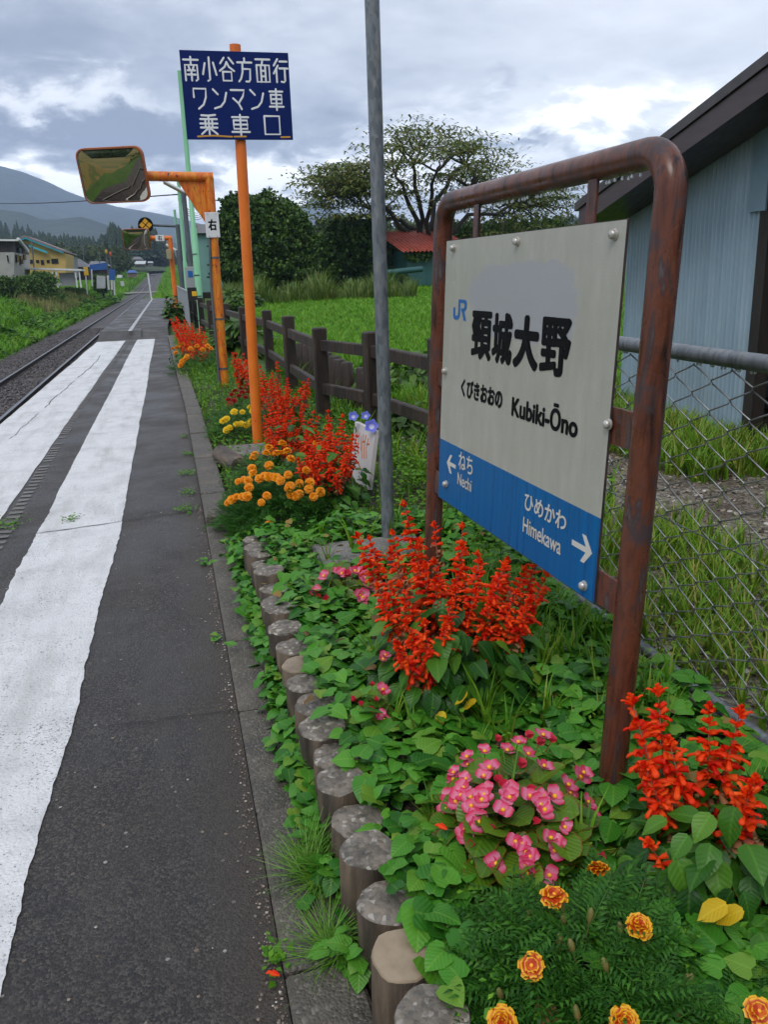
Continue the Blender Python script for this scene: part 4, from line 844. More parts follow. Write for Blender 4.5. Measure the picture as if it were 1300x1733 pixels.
def blades(n, spread, h, w, bend, seed, seg=3):
    r = random.Random(seed); V, f = [], []
    for b in range(n):
        a = r.uniform(0, 2 * PI); ro = spread * math.sqrt(r.random()); x0, y0 = ro * math.cos(a + 1), ro * math.sin(a + 1); hh = h * r.uniform(.55, 1.1); bd = bend * r.uniform(.3, 1.3) * hh
        dx, dy = math.cos(a), math.sin(a); k = len(V)
        for i in range(seg + 1):
            t_ = i / seg; ww = w * (1 - t_ ** 1.5) + w * .06; c = (x0 + dx * bd * t_ * t_, y0 + dy * bd * t_ * t_, hh * (t_ - .25 * bend * t_ ** 3))
            V += [(c[0] - dy * ww, c[1] + dx * ww, c[2]), (c[0] + dy * ww, c[1] - dx * ww, c[2])]
        f += [(k + 2 * i, k + 2 * i + 1, k + 2 * i + 3, k + 2 * i + 2) for i in range(seg)]
    return T(V, f)
def petal(w, l, cup, n=3, ruffle=0., ph=0.):
    V, LC, f = [], [], []
    for i in range(n + 1):
        t_ = i / n; ww = w * (math.sin(PI * (.12 + .70 * t_)) ** .8)
        for s_ in (-1, 0, 1): V.append((s_ * ww, l * t_, cup * t_ * t_ + ruffle * math.sin(ph + s_ * 2.2 + t_ * 3) * t_ + abs(s_) * ww * .25)); LC.append((s_ * ww, t_, max(t_ ** 2 * 1.0, abs(s_) * .75 * t_)))
    for i in range(n):
        for k in range(2): a = i * 3 + k; f.append((a, a + 1, a + 4, a + 3))
    return T(V, f, LC)

M_cover = leafmat('heart_leaf', [(.018, .105, .009), (.034, .165, .013), (.062, .245, .020), (.115, .335, .032), (.046, .20, .016), (.075, .27, .022), (.17, .29, .03)], .36, .16, spec=.3)
M_weed = leafmat('weed_leaf', [(.045, .15, .008), (.085, .245, .011), (.155, .34, .018)], .5, spec=.25)
M_grass = leafmat('grass_blade', [(.042, .145, .006), (.085, .24, .010), (.15, .33, .016), (.25, .31, .04)], .5, transl=.3, spec=.25)
M_lawn = leafmat('lawn_blade', [(.055, .18, .008), (.10, .29, .012), (.165, .38, .02), (.25, .42, .04)], .5, transl=.35, spec=.2)
M_dry = leafmat('dry_grass', [(.10, .13, .03), (.22, .20, .07), (.30, .25, .10)], .6)
M_sleaf = leafmat('salvia_leaf', [(.012, .062, .007), (.024, .105, .010), (.055, .175, .014), (.10, .24, .02)], .40, .14, spec=.3)
M_sal = leafmat('salvia_red', [(.60, .010, .003), (.82, .028, .005), (.93, .062, .008), (.94, .13, .015), (.88, .040, .006)], .5, transl=.3, spec=.2)
M_tan = leafmat('spent_bract', [(.34, .13, .07), (.42, .24, .10), (.38, .09, .05)], .6, transl=.2)
M_bleaf = leafmat('begonia_leaf', [(.040, .110, .008), (.075, .175, .010), (.13, .24, .018)], .32, .2, edge=(.86, 1., (.20, .09, .02)), spec=.35)
M_pink = leafmat('begonia_pink', [(.74, .09, .22), (.80, .17, .32), (.82, .30, .45), (.68, .02, .10)], .45, transl=.3, edge=(.30, .95, (.68, .018, .10)), spec=.25)
M_rose = leafmat('begonia_bud', [(.55, .012, .035), (.62, .04, .08)], .4, transl=.2)
M_yel = mat('stamen_yellow', (.80, .42, .01), .5)
M_mor = leafmat('marigold_orange', [(.80, .24, .002), (.85, .32, .004), (.88, .40, .012)], .5, transl=.2)
M_myel = leafmat('marigold_yellow', [(.82, .55, .01), (.86, .64, .02)], .5, transl=.2)
M_mfr = leafmat('marigold_bicolour', [(.45, .03, .004), (.58, .07, .004), (.66, .14, .006)], .5, transl=.2, edge=(.62, .86, (.85, .46, .01)))
M_mdk = leafmat('marigold_crimson', [(.28, .008, .006), (.40, .015, .008)], .5, transl=.2)
M_mleaf = leafmat('marigold_leaf', [(.016, .075, .008), (.030, .120, .012), (.060, .185, .018)], .5, spec=.2)
M_blu = leafmat('morning_glory_blue', [(.75, .75, .85), (.8, .8, .9)], .5, transl=.3, edge=(.25, .5, (.17, .20, .72)))
M_yleaf = leafmat('yellowed_leaf', [(.60, .38, .01), (.66, .46, .02)], .5, .12)

# ------------------------------------------------------------------ ground cover and grass
def scatter(n, x0, x1, y0, y1): return rng.uniform(x0, x1, n), rng.uniform(y0, y1, n)
def lay(mb, tpl, x, y, zlo, zhi, s0, s1, pitch=(-.5, .5), z=None):
    n = len(x); zz = (zg(x, y) if z is None else z) + rng.uniform(zlo, zhi, n)
    mb.inst(tpl, np.stack([x, y, zz], 1), rotm(rng.uniform(0, 2 * PI, n), rng.uniform(*pitch, n), rng.uniform(-.45, .45, n)), rng.uniform(s0, s1, n))
gc = MB()
for tpl, k in ((HEART, 4200), (HEART2, 2900)):
    x, y = scatter(k, .37, 1.53, .2, 4.6); lump = .035 * np.sin(x * 9 + y * 3) * np.sin(y * 7 - x * 4)
    keep = ~((x > .58) & (x < 1.18) & (y > 3.62) & (y < 4.03) & (rng.random(k) < .93)); x, y, lump = x[keep], y[keep], lump[keep]
    lay(gc, tpl, x, y, .005, .085, .030, .080, (-.35, .45), zg(x, y) + lump)
# spill over and in front of the log edging
for yc, w, k in ((4.35, .25, 130), (3.75, .3, 170), (3.2, .3, 150), (2.75, .18, 90), (2.42, .12, 55), (2.2, .14, 75), (1.95, .13, 70), (1.72, .08, 36), (1.45, .06, 14), (1.05, .1, 20)):
    y = rng.normal(yc, w * .55, k); x = .275 - np.abs(rng.normal(0, .035, k)); lay(gc, HEART, x, y, .01, .10, .032, .058, (-.5, .3), np.zeros(k))
y = rng.uniform(1.2, 4.3, 130); x = rng.normal(.40, .03, 130); lay(gc, HEART, x, y, .20, .235, .04, .065, (-.5, .3), np.zeros(130))
for q_ in range(1): x, y = scatter(150, .30, 1.5, .3, 4.4); gc.inst(HEART2, np.stack([x, y, zg(x, y) + rng.uniform(.03, .10, 150)], 1), rotm(rng.uniform(0, 6.3, 150), rng.uniform(-.6, .6, 150), rng.uniform(-.6, .6, 150)), rng.uniform(.025, .05, 150), 1)
tag(gc.build('ground_cover', [M_cover, leafmat('withered_leaf', [(.16, .09, .03), (.30, .20, .05), (.10, .05, .025)], .7)], smooth=True, angle=0), kind='stuff')
wd_ = MB(); x, y = scatter(9000, .26, 1.62, 4.4, 13.); keep = (x > np.interp(y, [0, 16, 23], [.26, .2, .14])); lay(wd_, SMALL, x[keep], y[keep], .01, .10, .022, .05, (-.3, .6))
x, y = scatter(5000, .1, .95, 13., 22.5); lay(wd_, SMALL, x, y, .01, .12, .03, .06, (-.3, .6))
x, y = scatter(7000, 1.55, 2.7, 4.6, 14.); lay(wd_, SMALL, x, y, .02, .22, .03, .06, (-.3, .7), np.maximum(zg(x, y), -.36))
x, y = scatter(1700, .37, 1.62, .3, 4.5); lay(wd_, SMALL, x, y, .05, .12, .012, .022, (-.2, .6))
for px, py, r_, k in ((830, 985, .3, 260), (1110, 1000, .15, 100), (770, 850, .35, 600), (720, 800, .4, 700)):
    c = atz(px, py, .05); x = rng.normal(c[0], r_ * .5, k); y = rng.normal(c[1], r_, k); ok = x < 1.62; lay(wd_, SMALL, x[ok], y[ok], .03, .25, .03, .05, (-.3, .7))
tag(wd_.build('low_weeds', M_weed), kind='stuff')
TUFT = [blades(7, .03, 1., .028, .55, s_) for s_ in range(4)]; TALL = [blades(8, .10, 1., .018, .35, 20 + s_) for s_ in range(4)]
def turf(mb, x, y, h0, h1, tpls, z=None, wide=1.):
    n = len(x); zz = zg(x, y) if z is None else z
    for k, tp in enumerate(tpls):
        s_ = slice(k, None, len(tpls)); m = len(x[s_]); h = rng.uniform(h0, h1, m)
        mb.inst(tp, np.stack([x[s_], y[s_], zz[s_] - .01], 1), rotm(rng.uniform(0, 6.3, m)), np.stack([h * wide, h * wide, h], 1))
bg_ = MB(); x, y = scatter(1500, .24, 1.6, 4.4, 12.5); turf(bg_, x, y, .06, .15, TUFT)
x, y = scatter(900, .1, 1.0, 12.5, 22); turf(bg_, x, y, .08, .2, TUFT)
x, y = scatter(170, .75, 1.50, 2.0, 3.2); turf(bg_, x, y, .10, .26, TUFT)
x, y = scatter(60, .5, 1.5, 1.2, 4.4); turf(bg_, x, y, .10, .24, TUFT)
x, y = scatter(50, 1.20, 1.50, .9, 4.6); turf(bg_, x, y, .10, .22, TUFT)
x, y = scatter(900, 1.6, 2.7, 4.5, 14); turf(bg_, x, y, .15, .45, TUFT, np.maximum(zg(x, y), -.36))
tag(bg_.build('bed_grass', M_grass), kind='stuff')
yg = MB()
for (x0, x1, y0, y1, k, h0, h1) in ((1.78, 2.9, .3, 4.2, 1500, .08, .26), (1.7, 2.7, 3.4, 6.5, 420, .1, .3), (3.5, 4.62, 5.0, 8.2, 1500, .12, .34), (3.2, 4.0, 6.0, 8.6, 420, .1, .28), (2.0, 5.2, 7.6, 9.2, 900, .15, .4), (1.8, 4.5, 3., 7., 130, .05, .15), (4.2, 4.75, 4.0, 5.4, 160, .08, .22)):
    x, y = scatter(k, x0, x1, y0, y1); turf(yg, x, y, h0, h1, TUFT)
x, y = scatter(2600, 1.76, 2.8, .3, 4.5); lay(yg, SMALL, x, y, .01, .10, .02, .045, (-.3, .6)); x, y = scatter(1500, 3.4, 4.6, 5., 8.); lay(yg, SMALL, x, y, .01, .2, .03, .06, (-.3, .6))
tag(yg.build('yard_grass', leafmat('yard_blade', [(.07, .20, .008), (.14, .31, .014), (.22, .37, .03), (.36, .31, .07)], .5, transl=.3)), kind='stuff')
lw = MB(); n = 42000; u = rng.random(n); d = 8.5 + 34.5 * u ** 1.25; ang = rng.uniform(.10, .62, n); x = d * np.tan(ang); ok = (x > 1.7) & ~((x < 2.56) & (d < 14.6)); x, d = x[ok], d[ok]
k = .6 + .4 * np.sin(x * .8 + d * .5) * np.sin(d * .33 - x * .4); n = len(x)
for i_, tp in enumerate(TUFT):
    s_ = slice(i_, None, 4); h = (rng.uniform(.08, .17, n) * (1 + .3 * k) * (1 + d / 70))[s_]; wv = h * (1 + d[s_] / 22)
    lw.inst(tp, np.stack([x[s_], d[s_], zg(x[s_], d[s_]) - .01], 1), rotm(rng.uniform(0, 6.3, len(h))), np.stack([wv, wv, h], 1))
tag(lw.build('lawn_grass', M_lawn), kind='stuff')
# left bank: short turf by the ballast, tall growth above
lb_ = MB(); n = 13000; y = 13 + 105 * rng.random(n) ** 1.7; x = -6.1 - (3.5 + y * .10) * rng.random(n) ** 1.0; h = rng.uniform(.12, .30, n) * (1 + y / 60)
for i_, tp in enumerate(TUFT): s_ = slice(i_, None, 4); lb_.inst(tp, np.stack([x[s_], y[s_], zg(x[s_], y[s_]) - .02], 1), rotm(rng.uniform(0, 6.3, len(h[s_]))), np.stack([h[s_] * (1 + y[s_] / 40)] * 2 + [h[s_]], 1))
n = 6000; y = 28 + 90 * rng.random(n); x = -7.8 - rng.random(n) * (3 + y * .12); h = rng.uniform(.4, 1.0, n)
for i_, tp in enumerate(TALL): s_ = slice(i_, None, 4); lb_.inst(tp, np.stack([x[s_], y[s_], zg(x[s_], y[s_]) - .02], 1), rotm(rng.uniform(0, 6.3, len(h[s_]))), np.stack([h[s_] * 1.5] * 2 + [h[s_]], 1))
n = 9000; y = rng.uniform(120, 330, n); x = tx(200) - 3 + (y - 200) * .0128 - rng.random(n) * 30; h = rng.uniform(.5, 1.3, n)
lb_.inst(TALL[0], np.stack([x, y, zg(x, y) - .05], 1), rotm(rng.uniform(0, 6.3, n)), np.stack([h * 3.] * 2 + [h], 1))
n = 2500; y = rng.uniform(62, 330, n); x = tx(200) + 2.4 + np.maximum(0, (y - 110)) * .0128 - .0128 * 90 + rng.random(n) * 7; h = rng.uniform(.5, 1.4, n)
lb_.inst(TALL[1], np.stack([x, y, zg(x, y) - .05], 1), rotm(rng.uniform(0, 6.3, n)), np.stack([h * 2.2] * 2 + [h], 1))
tag(lb_.build('bank_grass', M_lawn), kind='stuff')
bw = MB()
for i in range(330):
    y = 16 + 95 * random.random() ** 1.5; x = -6.5 - random.random() * (1.5 + y * .10); s_ = random.uniform(.2, .55) * (1 + y / 90); k = 90; d_ = rng.normal(0, 1, (k, 3)); d_ /= np.linalg.norm(d_, axis=1)[:, None]; d_[:, 2] = np.abs(d_[:, 2])
    bw.inst(OVATE, np.array([x, y, float(zg(x, y))]) + d_ * rng.uniform(.5, 1, (k, 1)) * (s_ * 1.5, s_ * 1.5, s_), rotm(rng.uniform(0, 6.3, k), rng.uniform(-.7, .5, k), rng.uniform(-.5, .5, k)), rng.uniform(.08, .16, k) * (1 + y / 60))
tag(bw.build('bank_weeds', leafmat('bank_weed_leaf', [(.02, .08, .008), (.04, .14, .01), (.08, .21, .016), (.14, .25, .03)], .5, spec=.25)), kind='stuff')
dg = MB(); n = 900; y = rng.uniform(62, 100, n); x = -7.2 - rng.random(n) * (y - 34) * .10; h = rng.uniform(.6, 1.25, n)
dg.inst(TALL[2], np.stack([x, y, zg(x, y)], 1), rotm(rng.uniform(0, 6.3, n)), np.stack([h * 1.1] * 2 + [h], 1))
tag(dg.build('dry_reeds', M_dry), kind='stuff')
# pebbles along the kerb seam and gravel stones in the yard
pb = MB(); k = 900; y = .6 + 5 * rng.random(k) ** 1.6; x = .10 - np.abs(rng.normal(0, .022, k)) + np.where(rng.random(k) < .12, rng.uniform(-.5, 0, k), 0)
pb.inst(rock(), np.stack([x, y, np.full(k, .0015)], 1), rotm(rng.uniform(0, 6.3, k)), rng.uniform(.0015, .0048, k))
k = 500; y = rng.uniform(.8, 2.4, k); x = rng.uniform(.19, .30, k); pb.inst(rock(), np.stack([x, y, np.full(k, -.010)], 1), rotm(rng.uniform(0, 6.3, k)), rng.uniform(.002, .007, k))
k = 6000; x = rng.uniform(1.75, 4.6, k); y = 1.5 + 6 * rng.random(k) ** 1.3; pb.inst(rock(), np.stack([x, y, np.full(k, -.027)], 1), rotm(rng.uniform(0, 6.3, k)), rng.uniform(.006, .022, k))
tag(pb.build('loose_pebbles', M_pebble), kind='stuff')

# ------------------------------------------------------------------ scarlet salvia
def ringed(rings, n=6, sq=.85):
    V = [(r * math.cos(2 * PI * j / n), y, z + sq * r * math.sin(2 * PI * j / n)) for y, r, z in rings for j in range(n)]
    return V, [(i * n + j, i * n + (j + 1) % n, (i + 1) * n + (j + 1) % n, (i + 1) * n + j) for i in range(len(rings) - 1) for j in range(n)]
_cv, _cf = ringed([(0, .0012, 0), (.005, .0048, .0005), (.014, .0078, 0), (.022, .0092, -.001), (.026, .0102, -.0018)])
_tv, _tf = ringed([(.012, .0036, 0), (.026, .0048, -.001), (.036, .0058, -.004), (.043, .0072, -.008), (.046, .0050, -.0105), (.046, .0008, -.011)], 6, .6)
CAL = T(_cv, _cf); FLO = T(_cv + _tv, _cf + [tuple(i + len(_cv) for i in q) for q in _tf])
def spike_mesh(seed, L, spent, sparse=0.):
    r = random.Random(seed); m = MB(); P, Y, Pi, S_, K, kind = [], [], [], [], [], []; nw = int(L / .0195)
    bend = (r.uniform(-.02, .02), r.uniform(-.02, .02))
    for i in range(nw):
        t_ = i / (nw - 1); z = L * t_; nf = 5 if t_ < .8 else 4; sc_ = .94 * (1 - .42 * max(0, t_ - .6) / .4); off = i * .52
        for j in range(nf):
            if r.random() < sparse: continue
            P.append((bend[0] * t_ * t_, bend[1] * t_ * t_, z + r.uniform(-.0045, .0045))); Y.append(off + 2 * PI * j / nf + r.uniform(-.3, .3)); Pi.append(-.22 + .95 * t_ ** 2 + r.uniform(-.28, .28)); S_.append(sc_ * r.uniform(.8, 1.2))
            K.append(1 if t_ < spent and r.random() < .8 else 0); kind.append(r.random() < .40 or K[-1] == 1)
    P, Y, Pi, S_, K, kind = map(np.array, (P, Y, Pi, S_, K, kind))
    for tpl, sel in ((FLO, ~kind), (CAL, kind)):
        if sel.any(): m.inst(tpl, P[sel], rotm(Y[sel], Pi[sel]), S_[sel], K[sel])
    for j in range(7): m.inst(CAL, [(bend[0], bend[1], L + .003 * j)], rotm([j * 2.1], [.95 + .08 * j]), .66 - .05 * j, 0)
    m.tube([(0, 0, -.05), (bend[0] * .25, bend[1] * .25, L * .5), (bend[0], bend[1], L + .01)], [.0028, .0022, .0012], 5, 2)
    o = m.build('flower_spike', [M_sal, M_tan, M_redstem], smooth=True, angle=0); me = o.data; bpy.data.objects.remove(o); return me
SPK = [spike_mesh(1, .25, .1, .05), spike_mesh(2, .23, .25, .2), spike_mesh(3, .27, .35, .2), spike_mesh(4, .20, .1, .2), spike_mesh(5, .24, .3, .25), spike_mesh(6, .26, .2, .12)]
SPENT = [spike_mesh(11, .26, .62, .15), spike_mesh(12, .24, .75, .3)]
def salvia(label, c, tips, leaves, spikes=SPK, group='clumps of scarlet salvia', leaf_s=(.06, .095), rad=(.22, .22, .3), sscale=1., yellow=None, name='salvia_clump'):
    root = thing(name, label, 'salvia', c, group=group); c = np.array(c); fm = MB(); n = leaves
    th = rng.uniform(0, 2 * PI, n); ph = np.arccos(rng.uniform(-.05, 1, n)); rr = rng.uniform(.45, 1.02, n)
    P = np.stack([np.cos(th) * np.sin(ph) * rr * rad[0], np.sin(th) * np.sin(ph) * rr * rad[1], np.cos(ph) * rr * rad[2] + .02], 1)
    fm.inst(OVATE, P, rotm(th - PI / 2 + rng.normal(0, .5, n), rng.uniform(-.95, .15, n), rng.uniform(-.4, .4, n)), rng.uniform(*leaf_s, n))
    for i, tp in enumerate(tips):
        tp = np.array(tp) - c; me = random.choice(spikes if random.random() > .12 else SPENT); L = .25 * sscale
        rt = np.array([tp[0] * .45, tp[1] * .45, 0.0]); ax = Vector(tp - rt).normalized(); ax = (ax + Vector((random.uniform(-.1, .1), random.uniform(-.1, .1), 0))).normalized(); o0 = Vector(tp) - ax * L
        sp = bpy.data.objects.new('flower_spike', me); COL.objects.link(sp); sp.parent = root; sp.location = o0; q = ax.to_track_quat('Z', 'Y'); sp.rotation_euler = (q @ Matrix.Rotation(random.uniform(0, 6.3), 3, 'Z').to_quaternion()).to_euler(); k_ = sscale * random.uniform(.85, 1.12); sp.scale = (k_, k_, k_)
        fm.tube([tuple(rt), tuple((np.array(o0) + rt) / 2 + .01), tuple(o0)], .003, 5, 1, caps=False)
        m = 3; hh = rng.uniform(.55, .95, m)[:, None]; fm.inst(OVATE, rt + (np.array(o0) - rt) * hh, rotm(rng.uniform(0, 6.3, m), rng.uniform(-.7, .2, m)), rng.uniform(leaf_s[0] * .6, leaf_s[0], m))
    fm.build('foliage', [M_sleaf, M_stem], root, True, angle=0)
    if yellow is not None:
        ym = MB(); k = len(yellow); ym.inst(leaf([.05, .34, .42, .36, .2, .02], [0, .15, .36, .6, .82, 1], .1, .15, .03, .03), np.array(yellow) - c, rotm(rng.uniform(1.2, 2.2, k), rng.uniform(-.9, -.4, k)), rng.uniform(.052, .07, k)); ym.build('yellow_leaf', M_yleaf, root, True, angle=0)
    return root
def tipz(pp, z_of): return [atz(px, py, z_of(py)) for px, py in pp]
S1 = [(622, 885), (652, 884), (687, 868), (738, 890), (713, 912), (782, 892), (775, 930), (820, 918), (850, 938), (870, 932), (905, 945), (923, 985), (893, 955), (700, 940), (716, 968), (662, 935), (640, 1005), (682, 1000), (735, 990), (770, 1008), (690, 1040), (668, 1088), (716, 1075), (766, 1030), (800, 1000), (842, 985), (872, 1005), (742, 950), (800, 960), (830, 1010), (650, 960), (905, 1005), (610, 905), (755, 1060)]
salvia('largest scarlet salvia clump, in front of the far leg of the station sign', (.82, 2.42, .12), tipz(S1, lambda v: .62 - (v - 868) * .00088), 380, leaf_s=(.06, .095), rad=(.28, .32, .34), yellow=[tuple(on_dome(px, py, (.82, 2.42, .12), (.30, .33, .36))) for px, py in ((806, 1185), (790, 1170), (752, 1205))])
S2 = [(1116, 1195), (1078, 1226), (1145, 1245), (1198, 1193), (1246, 1205), (1282, 1322), (1262, 1370), (1113, 1408), (1092, 1280)]
salvia('scarlet salvia with tan spent bells at the near foot of the brown sign post', (1.10, 1.34, .12), tipz(S2, lambda v: .50 - (v - 1195) * .0007), 300, rad=(.27, .26, .25), leaf_s=(.055, .09), sscale=1.12, spikes=SPK[1:5] + SPENT[:1], yellow=[tuple(on_dome(px, py, (1.10, 1.34, .12), (.28, .27, .26))) for px, py in ((1258, 1540), (1230, 1530))])
S3 = [(555, 697), (578, 716), (608, 730), (532, 718), (518, 730), (545, 735), (568, 742), (591, 742), (526, 752), (510, 758), (539, 764), (558, 778), (600, 755), (520, 782), (532, 790), (588, 770), (572, 790), (548, 752), (580, 760), (505, 775), (560, 715), (595, 725)]
salvia('dense scarlet salvia clump immediately left of the painted white board', (.90, 5.05, .06), [aty(px, py, 5.25 - (py - 697) * .006) for px, py in S3], 130, rad=(.27, .28, .42), sscale=.95)
S4 = [(445, 690), (458, 684), (471, 692), (484, 686), (497, 695), (512, 690), (526, 700), (449, 713), (466, 710), (482, 715), (500, 712), (515, 718), (455, 735), (472, 738), (490, 735), (440, 722), (505, 735), (535, 712), (520, 742), (478, 700), (452, 700)]
salvia('scarlet salvia clump touching the right side of the orange sign post', (.90, 6.3, .04), [aty(px, py, 6.55 - (py - 684) * .008) for px, py in S4], 90, rad=(.34, .3, .36))
S5 = [(411, 600), (403, 612), (418, 612), (442, 626), (455, 624), (468, 618), (486, 642), (523, 646), (508, 650), (440, 640), (455, 645), (470, 640), (484, 655), (497, 660), (430, 632), (445, 658), (462, 662), (478, 668), (515, 660), (428, 650)]
salvia('taller scarlet salvia behind the orange sign post and before the dark fence', (1.02, 8.0, .03), [aty(px, py, 8.3 - (py - 600) * .010) for px, py in S5], 70, rad=(.4, .35, .35), sscale=1.05)
S6 = [(392, 598), (398, 606), (404, 600), (410, 608), (396, 618), (405, 622), (414, 620), (400, 632), (410, 636)]
salvia('small scarlet salvia clump just right of the rusty mirror post', (.95, 10.6, .03), [aty(px, py, 10.7) for px, py in S6], 30, rad=(.25, .25, .3), sscale=1.1)
S7 = [(291, 545), (297, 538), (304, 543), (310, 540), (317, 546), (324, 548), (331, 552), (338, 556), (345, 562), (296, 556), (305, 558), (314, 560), (323, 562), (332, 566), (340, 572), (350, 575), (312, 574), (322, 580), (300, 566), (328, 590), (355, 590), (345, 595)]
salvia('farthest scarlet salvia clump, left of the rusty mirror post by the kerb', (.42, 15.4, .03), [aty(px, py, 16. - (py - 538) * .03) for px, py in S7], 50, rad=(.5, .5, .4), sscale=1.5)

# ------------------------------------------------------------------ begonias
def begonia_mesh(kind):
    m = MB(); big = petal(.016, .026, .004, 3); sm = petal(.009, .018, .003, 3)
    if kind == 'open':
        m.inst(big, [(0, 0, 0)] * 2, rotm([0, PI], [.25, .25]), [1., .95], 0); m.inst(sm, [(0, 0, .002)] * 2, rotm([PI / 2, -PI / 2], [.35, .35]), [1., 1.], 0)
        m.lathe((0, 0, .002), [(.0045, 0), (.0055, .003), (.003, .007)], 8, 1)
    else:
        m.inst(big, [(0, 0, 0)] * 3, rotm([0, 2.1, 4.2], [.9, 1.0, .95]), [.75, .7, .7], 0)
    m.tube([(0, 0, -.035), (0, 0, 0)], .0012, 4, 2, caps=False)
    o = m.build('flower', [M_pink if kind == 'open' else M_rose, M_yel, M_redstem], smooth=True, angle=0); me = o.data; bpy.data.objects.remove(o); return me
BEG = [begonia_mesh('open'), begonia_mesh('bud')]
def begonia(label, c, rad, flowers, leaves, ls, fs=1.):
    root = thing('begonia_plant', label, 'begonia', c, group='pink begonias in the bed'); c = np.array(c); m = MB(); n = leaves
    th = rng.uniform(0, 2 * PI, n); ph = np.arccos(rng.uniform(0, 1, n)); rr = rng.uniform(.55, .98, n)
    P = np.stack([np.cos(th) * np.sin(ph) * rr * rad[0], np.sin(th) * np.sin(ph) * rr * rad[1], np.cos(ph) * rr * rad[2]], 1)
    m.inst(ROUND, P, rotm(th - PI / 2 + rng.normal(0, .6, n), rng.uniform(-.55, .55, n), rng.uniform(-.4, .4, n)), rng.uniform(*ls, n))
    m.build('foliage', M_bleaf, root, True, angle=0)
    for px, py, k in flowers:
        p = on_dome(px, py, c, np.array(rad) * 1.04) - c; nrm = Vector((p[0] / rad[0], p[1] / rad[1], p[2] / rad[2] + .25)).normalized(); nrm = (nrm + Vector((0, -.5, .35))).normalized()
        o = bpy.data.objects.new('flower', BEG[k]); COL.objects.link(o); o.parent = root; o.location = p; q = nrm.to_track_quat('Z', 'Y'); o.rotation_euler = (q @ Matrix.Rotation(random.uniform(0, 6.3), 3, 'Z').to_quaternion()).to_euler(); s_ = fs * random.uniform(.8, 1.2); o.scale = (s_,) * 3
B1 = [(470, 130, 1), (600, 145, 0), (665, 110, 1), (760, 100, 0), (735, 155, 1), (815, 135, 1), (385, 205, 0), (530, 200, 0), (565, 240, 0), (665, 220, 0), (765, 300, 0), (270, 240, 0), (275, 290, 0), (185, 340, 0), (185, 385, 0), (415, 310, 0), (380, 360, 0), (265, 380, 0), (250, 440, 0), (235, 490, 0), (470, 390, 1), (385, 480, 0), (400, 445, 0), (540, 460, 0), (545, 500, 0), (150, 510, 0), (135, 575, 0), (300, 555, 0), (335, 610, 0), (330, 660, 0), (740, 545, 0), (770, 580, 0), (920, 420, 0), (935, 470, 0), (1000, 370, 0), (1020, 340, 0), (1050, 530, 0), (1075, 600, 0), (1095, 650, 0), (260, 710, 0), (265, 750, 0), (300, 800, 1), (900, 690, 0), (810, 760, 0), (860, 800, 0), (835, 840, 0), (625, 800, 0), (650, 850, 0), (675, 880, 0), (430, 915, 0), (460, 925, 0), (640, 930, 0), (655, 985, 0), (800, 1000, 0), (720, 995, 1), (1110, 880, 1), (680, 450, 1), (430, 700, 1)]
begonia('biggest pink begonia mound, in front of the near leg of the station sign', (.69, 1.60, .10), (.20, .23, .21), [(720 + a * .2615, 1220 + b_ * .2615, k) for a, b_, k in B1] + [(878 + 118 * math.cos(q) * math.sqrt(u_), 1362 + 98 * math.sin(q) * math.sqrt(u_), 1 if u_ * 7 % 1 < .3 else 0) for q, u_ in [(random.uniform(0, 6.3), random.random()) for _ in range(12)]], 190, (.055, .09), .98)
begonia('small pink begonia beside the concrete slab, left of the largest salvia', (.60, 3.28, .12), (.17, .17, .16), [(548, 976, 0), (535, 1000, 0), (578, 972, 0), (573, 968, 0), (600, 968, 0), (607, 970, 0), (616, 980, 0), (620, 986, 0), (628, 992, 0), (608, 1008, 0), (613, 1012, 0), (540, 1012, 1), (552, 1015, 1), (586, 975, 1)], 60, (.05, .08), 1.35)
begonia('straggly begonia with brownish leaves at the foot of the largest salvia', (.52, 2.30, .11), (.11, .12, .13), [(652, 1110, 0), (648, 1117, 0), (648, 1168, 0), (648, 1175, 1), (630, 1160, 1), (636, 1185, 1), (644, 1210, 0), (650, 1218, 0), (612, 1192, 1), (600, 1185, 1), (628, 1202, 1)], 34, (.035, .06), .9)

# ------------------------------------------------------------------ marigolds
def marigold_mesh(m_, dbl, seed):
    r = random.Random(seed); m = MB()
    lay_ = ((1., .0, 12), (.90, .22, 11), (.74, .48, 10), (.55, .75, 8), (.36, 1.0, 7)) if dbl else ((1., -.05, 8), (.80, .16, 8), (.52, .45, 7))
    for k, (l, pt, n) in enumerate(lay_):
        for j in range(n):
            m.inst(petal(.0125 * (.7 + .4 * l), .036 * l, -.004, 4, .0048, r.uniform(0, 6)), [(0, 0, .003 * k)], rotm([2 * PI * j / n + r.uniform(-.25, .25) + k], [pt + r.uniform(-.18, .18)]), 1.)
    if not dbl: m.lathe((0, 0, .002), [(.006, 0), (.007, .004), (.003, .009)], 8, 1)
    m.tube([(0, 0, -.06), (0, 0, -.015), (0, 0, .0)], [.0022, .005, .006], 6, 2, caps=False)
    o = m.build('flower_head', [m_, M_yel, M_stem], smooth=True, angle=0); me = o.data; bpy.data.objects.remove(o); return me
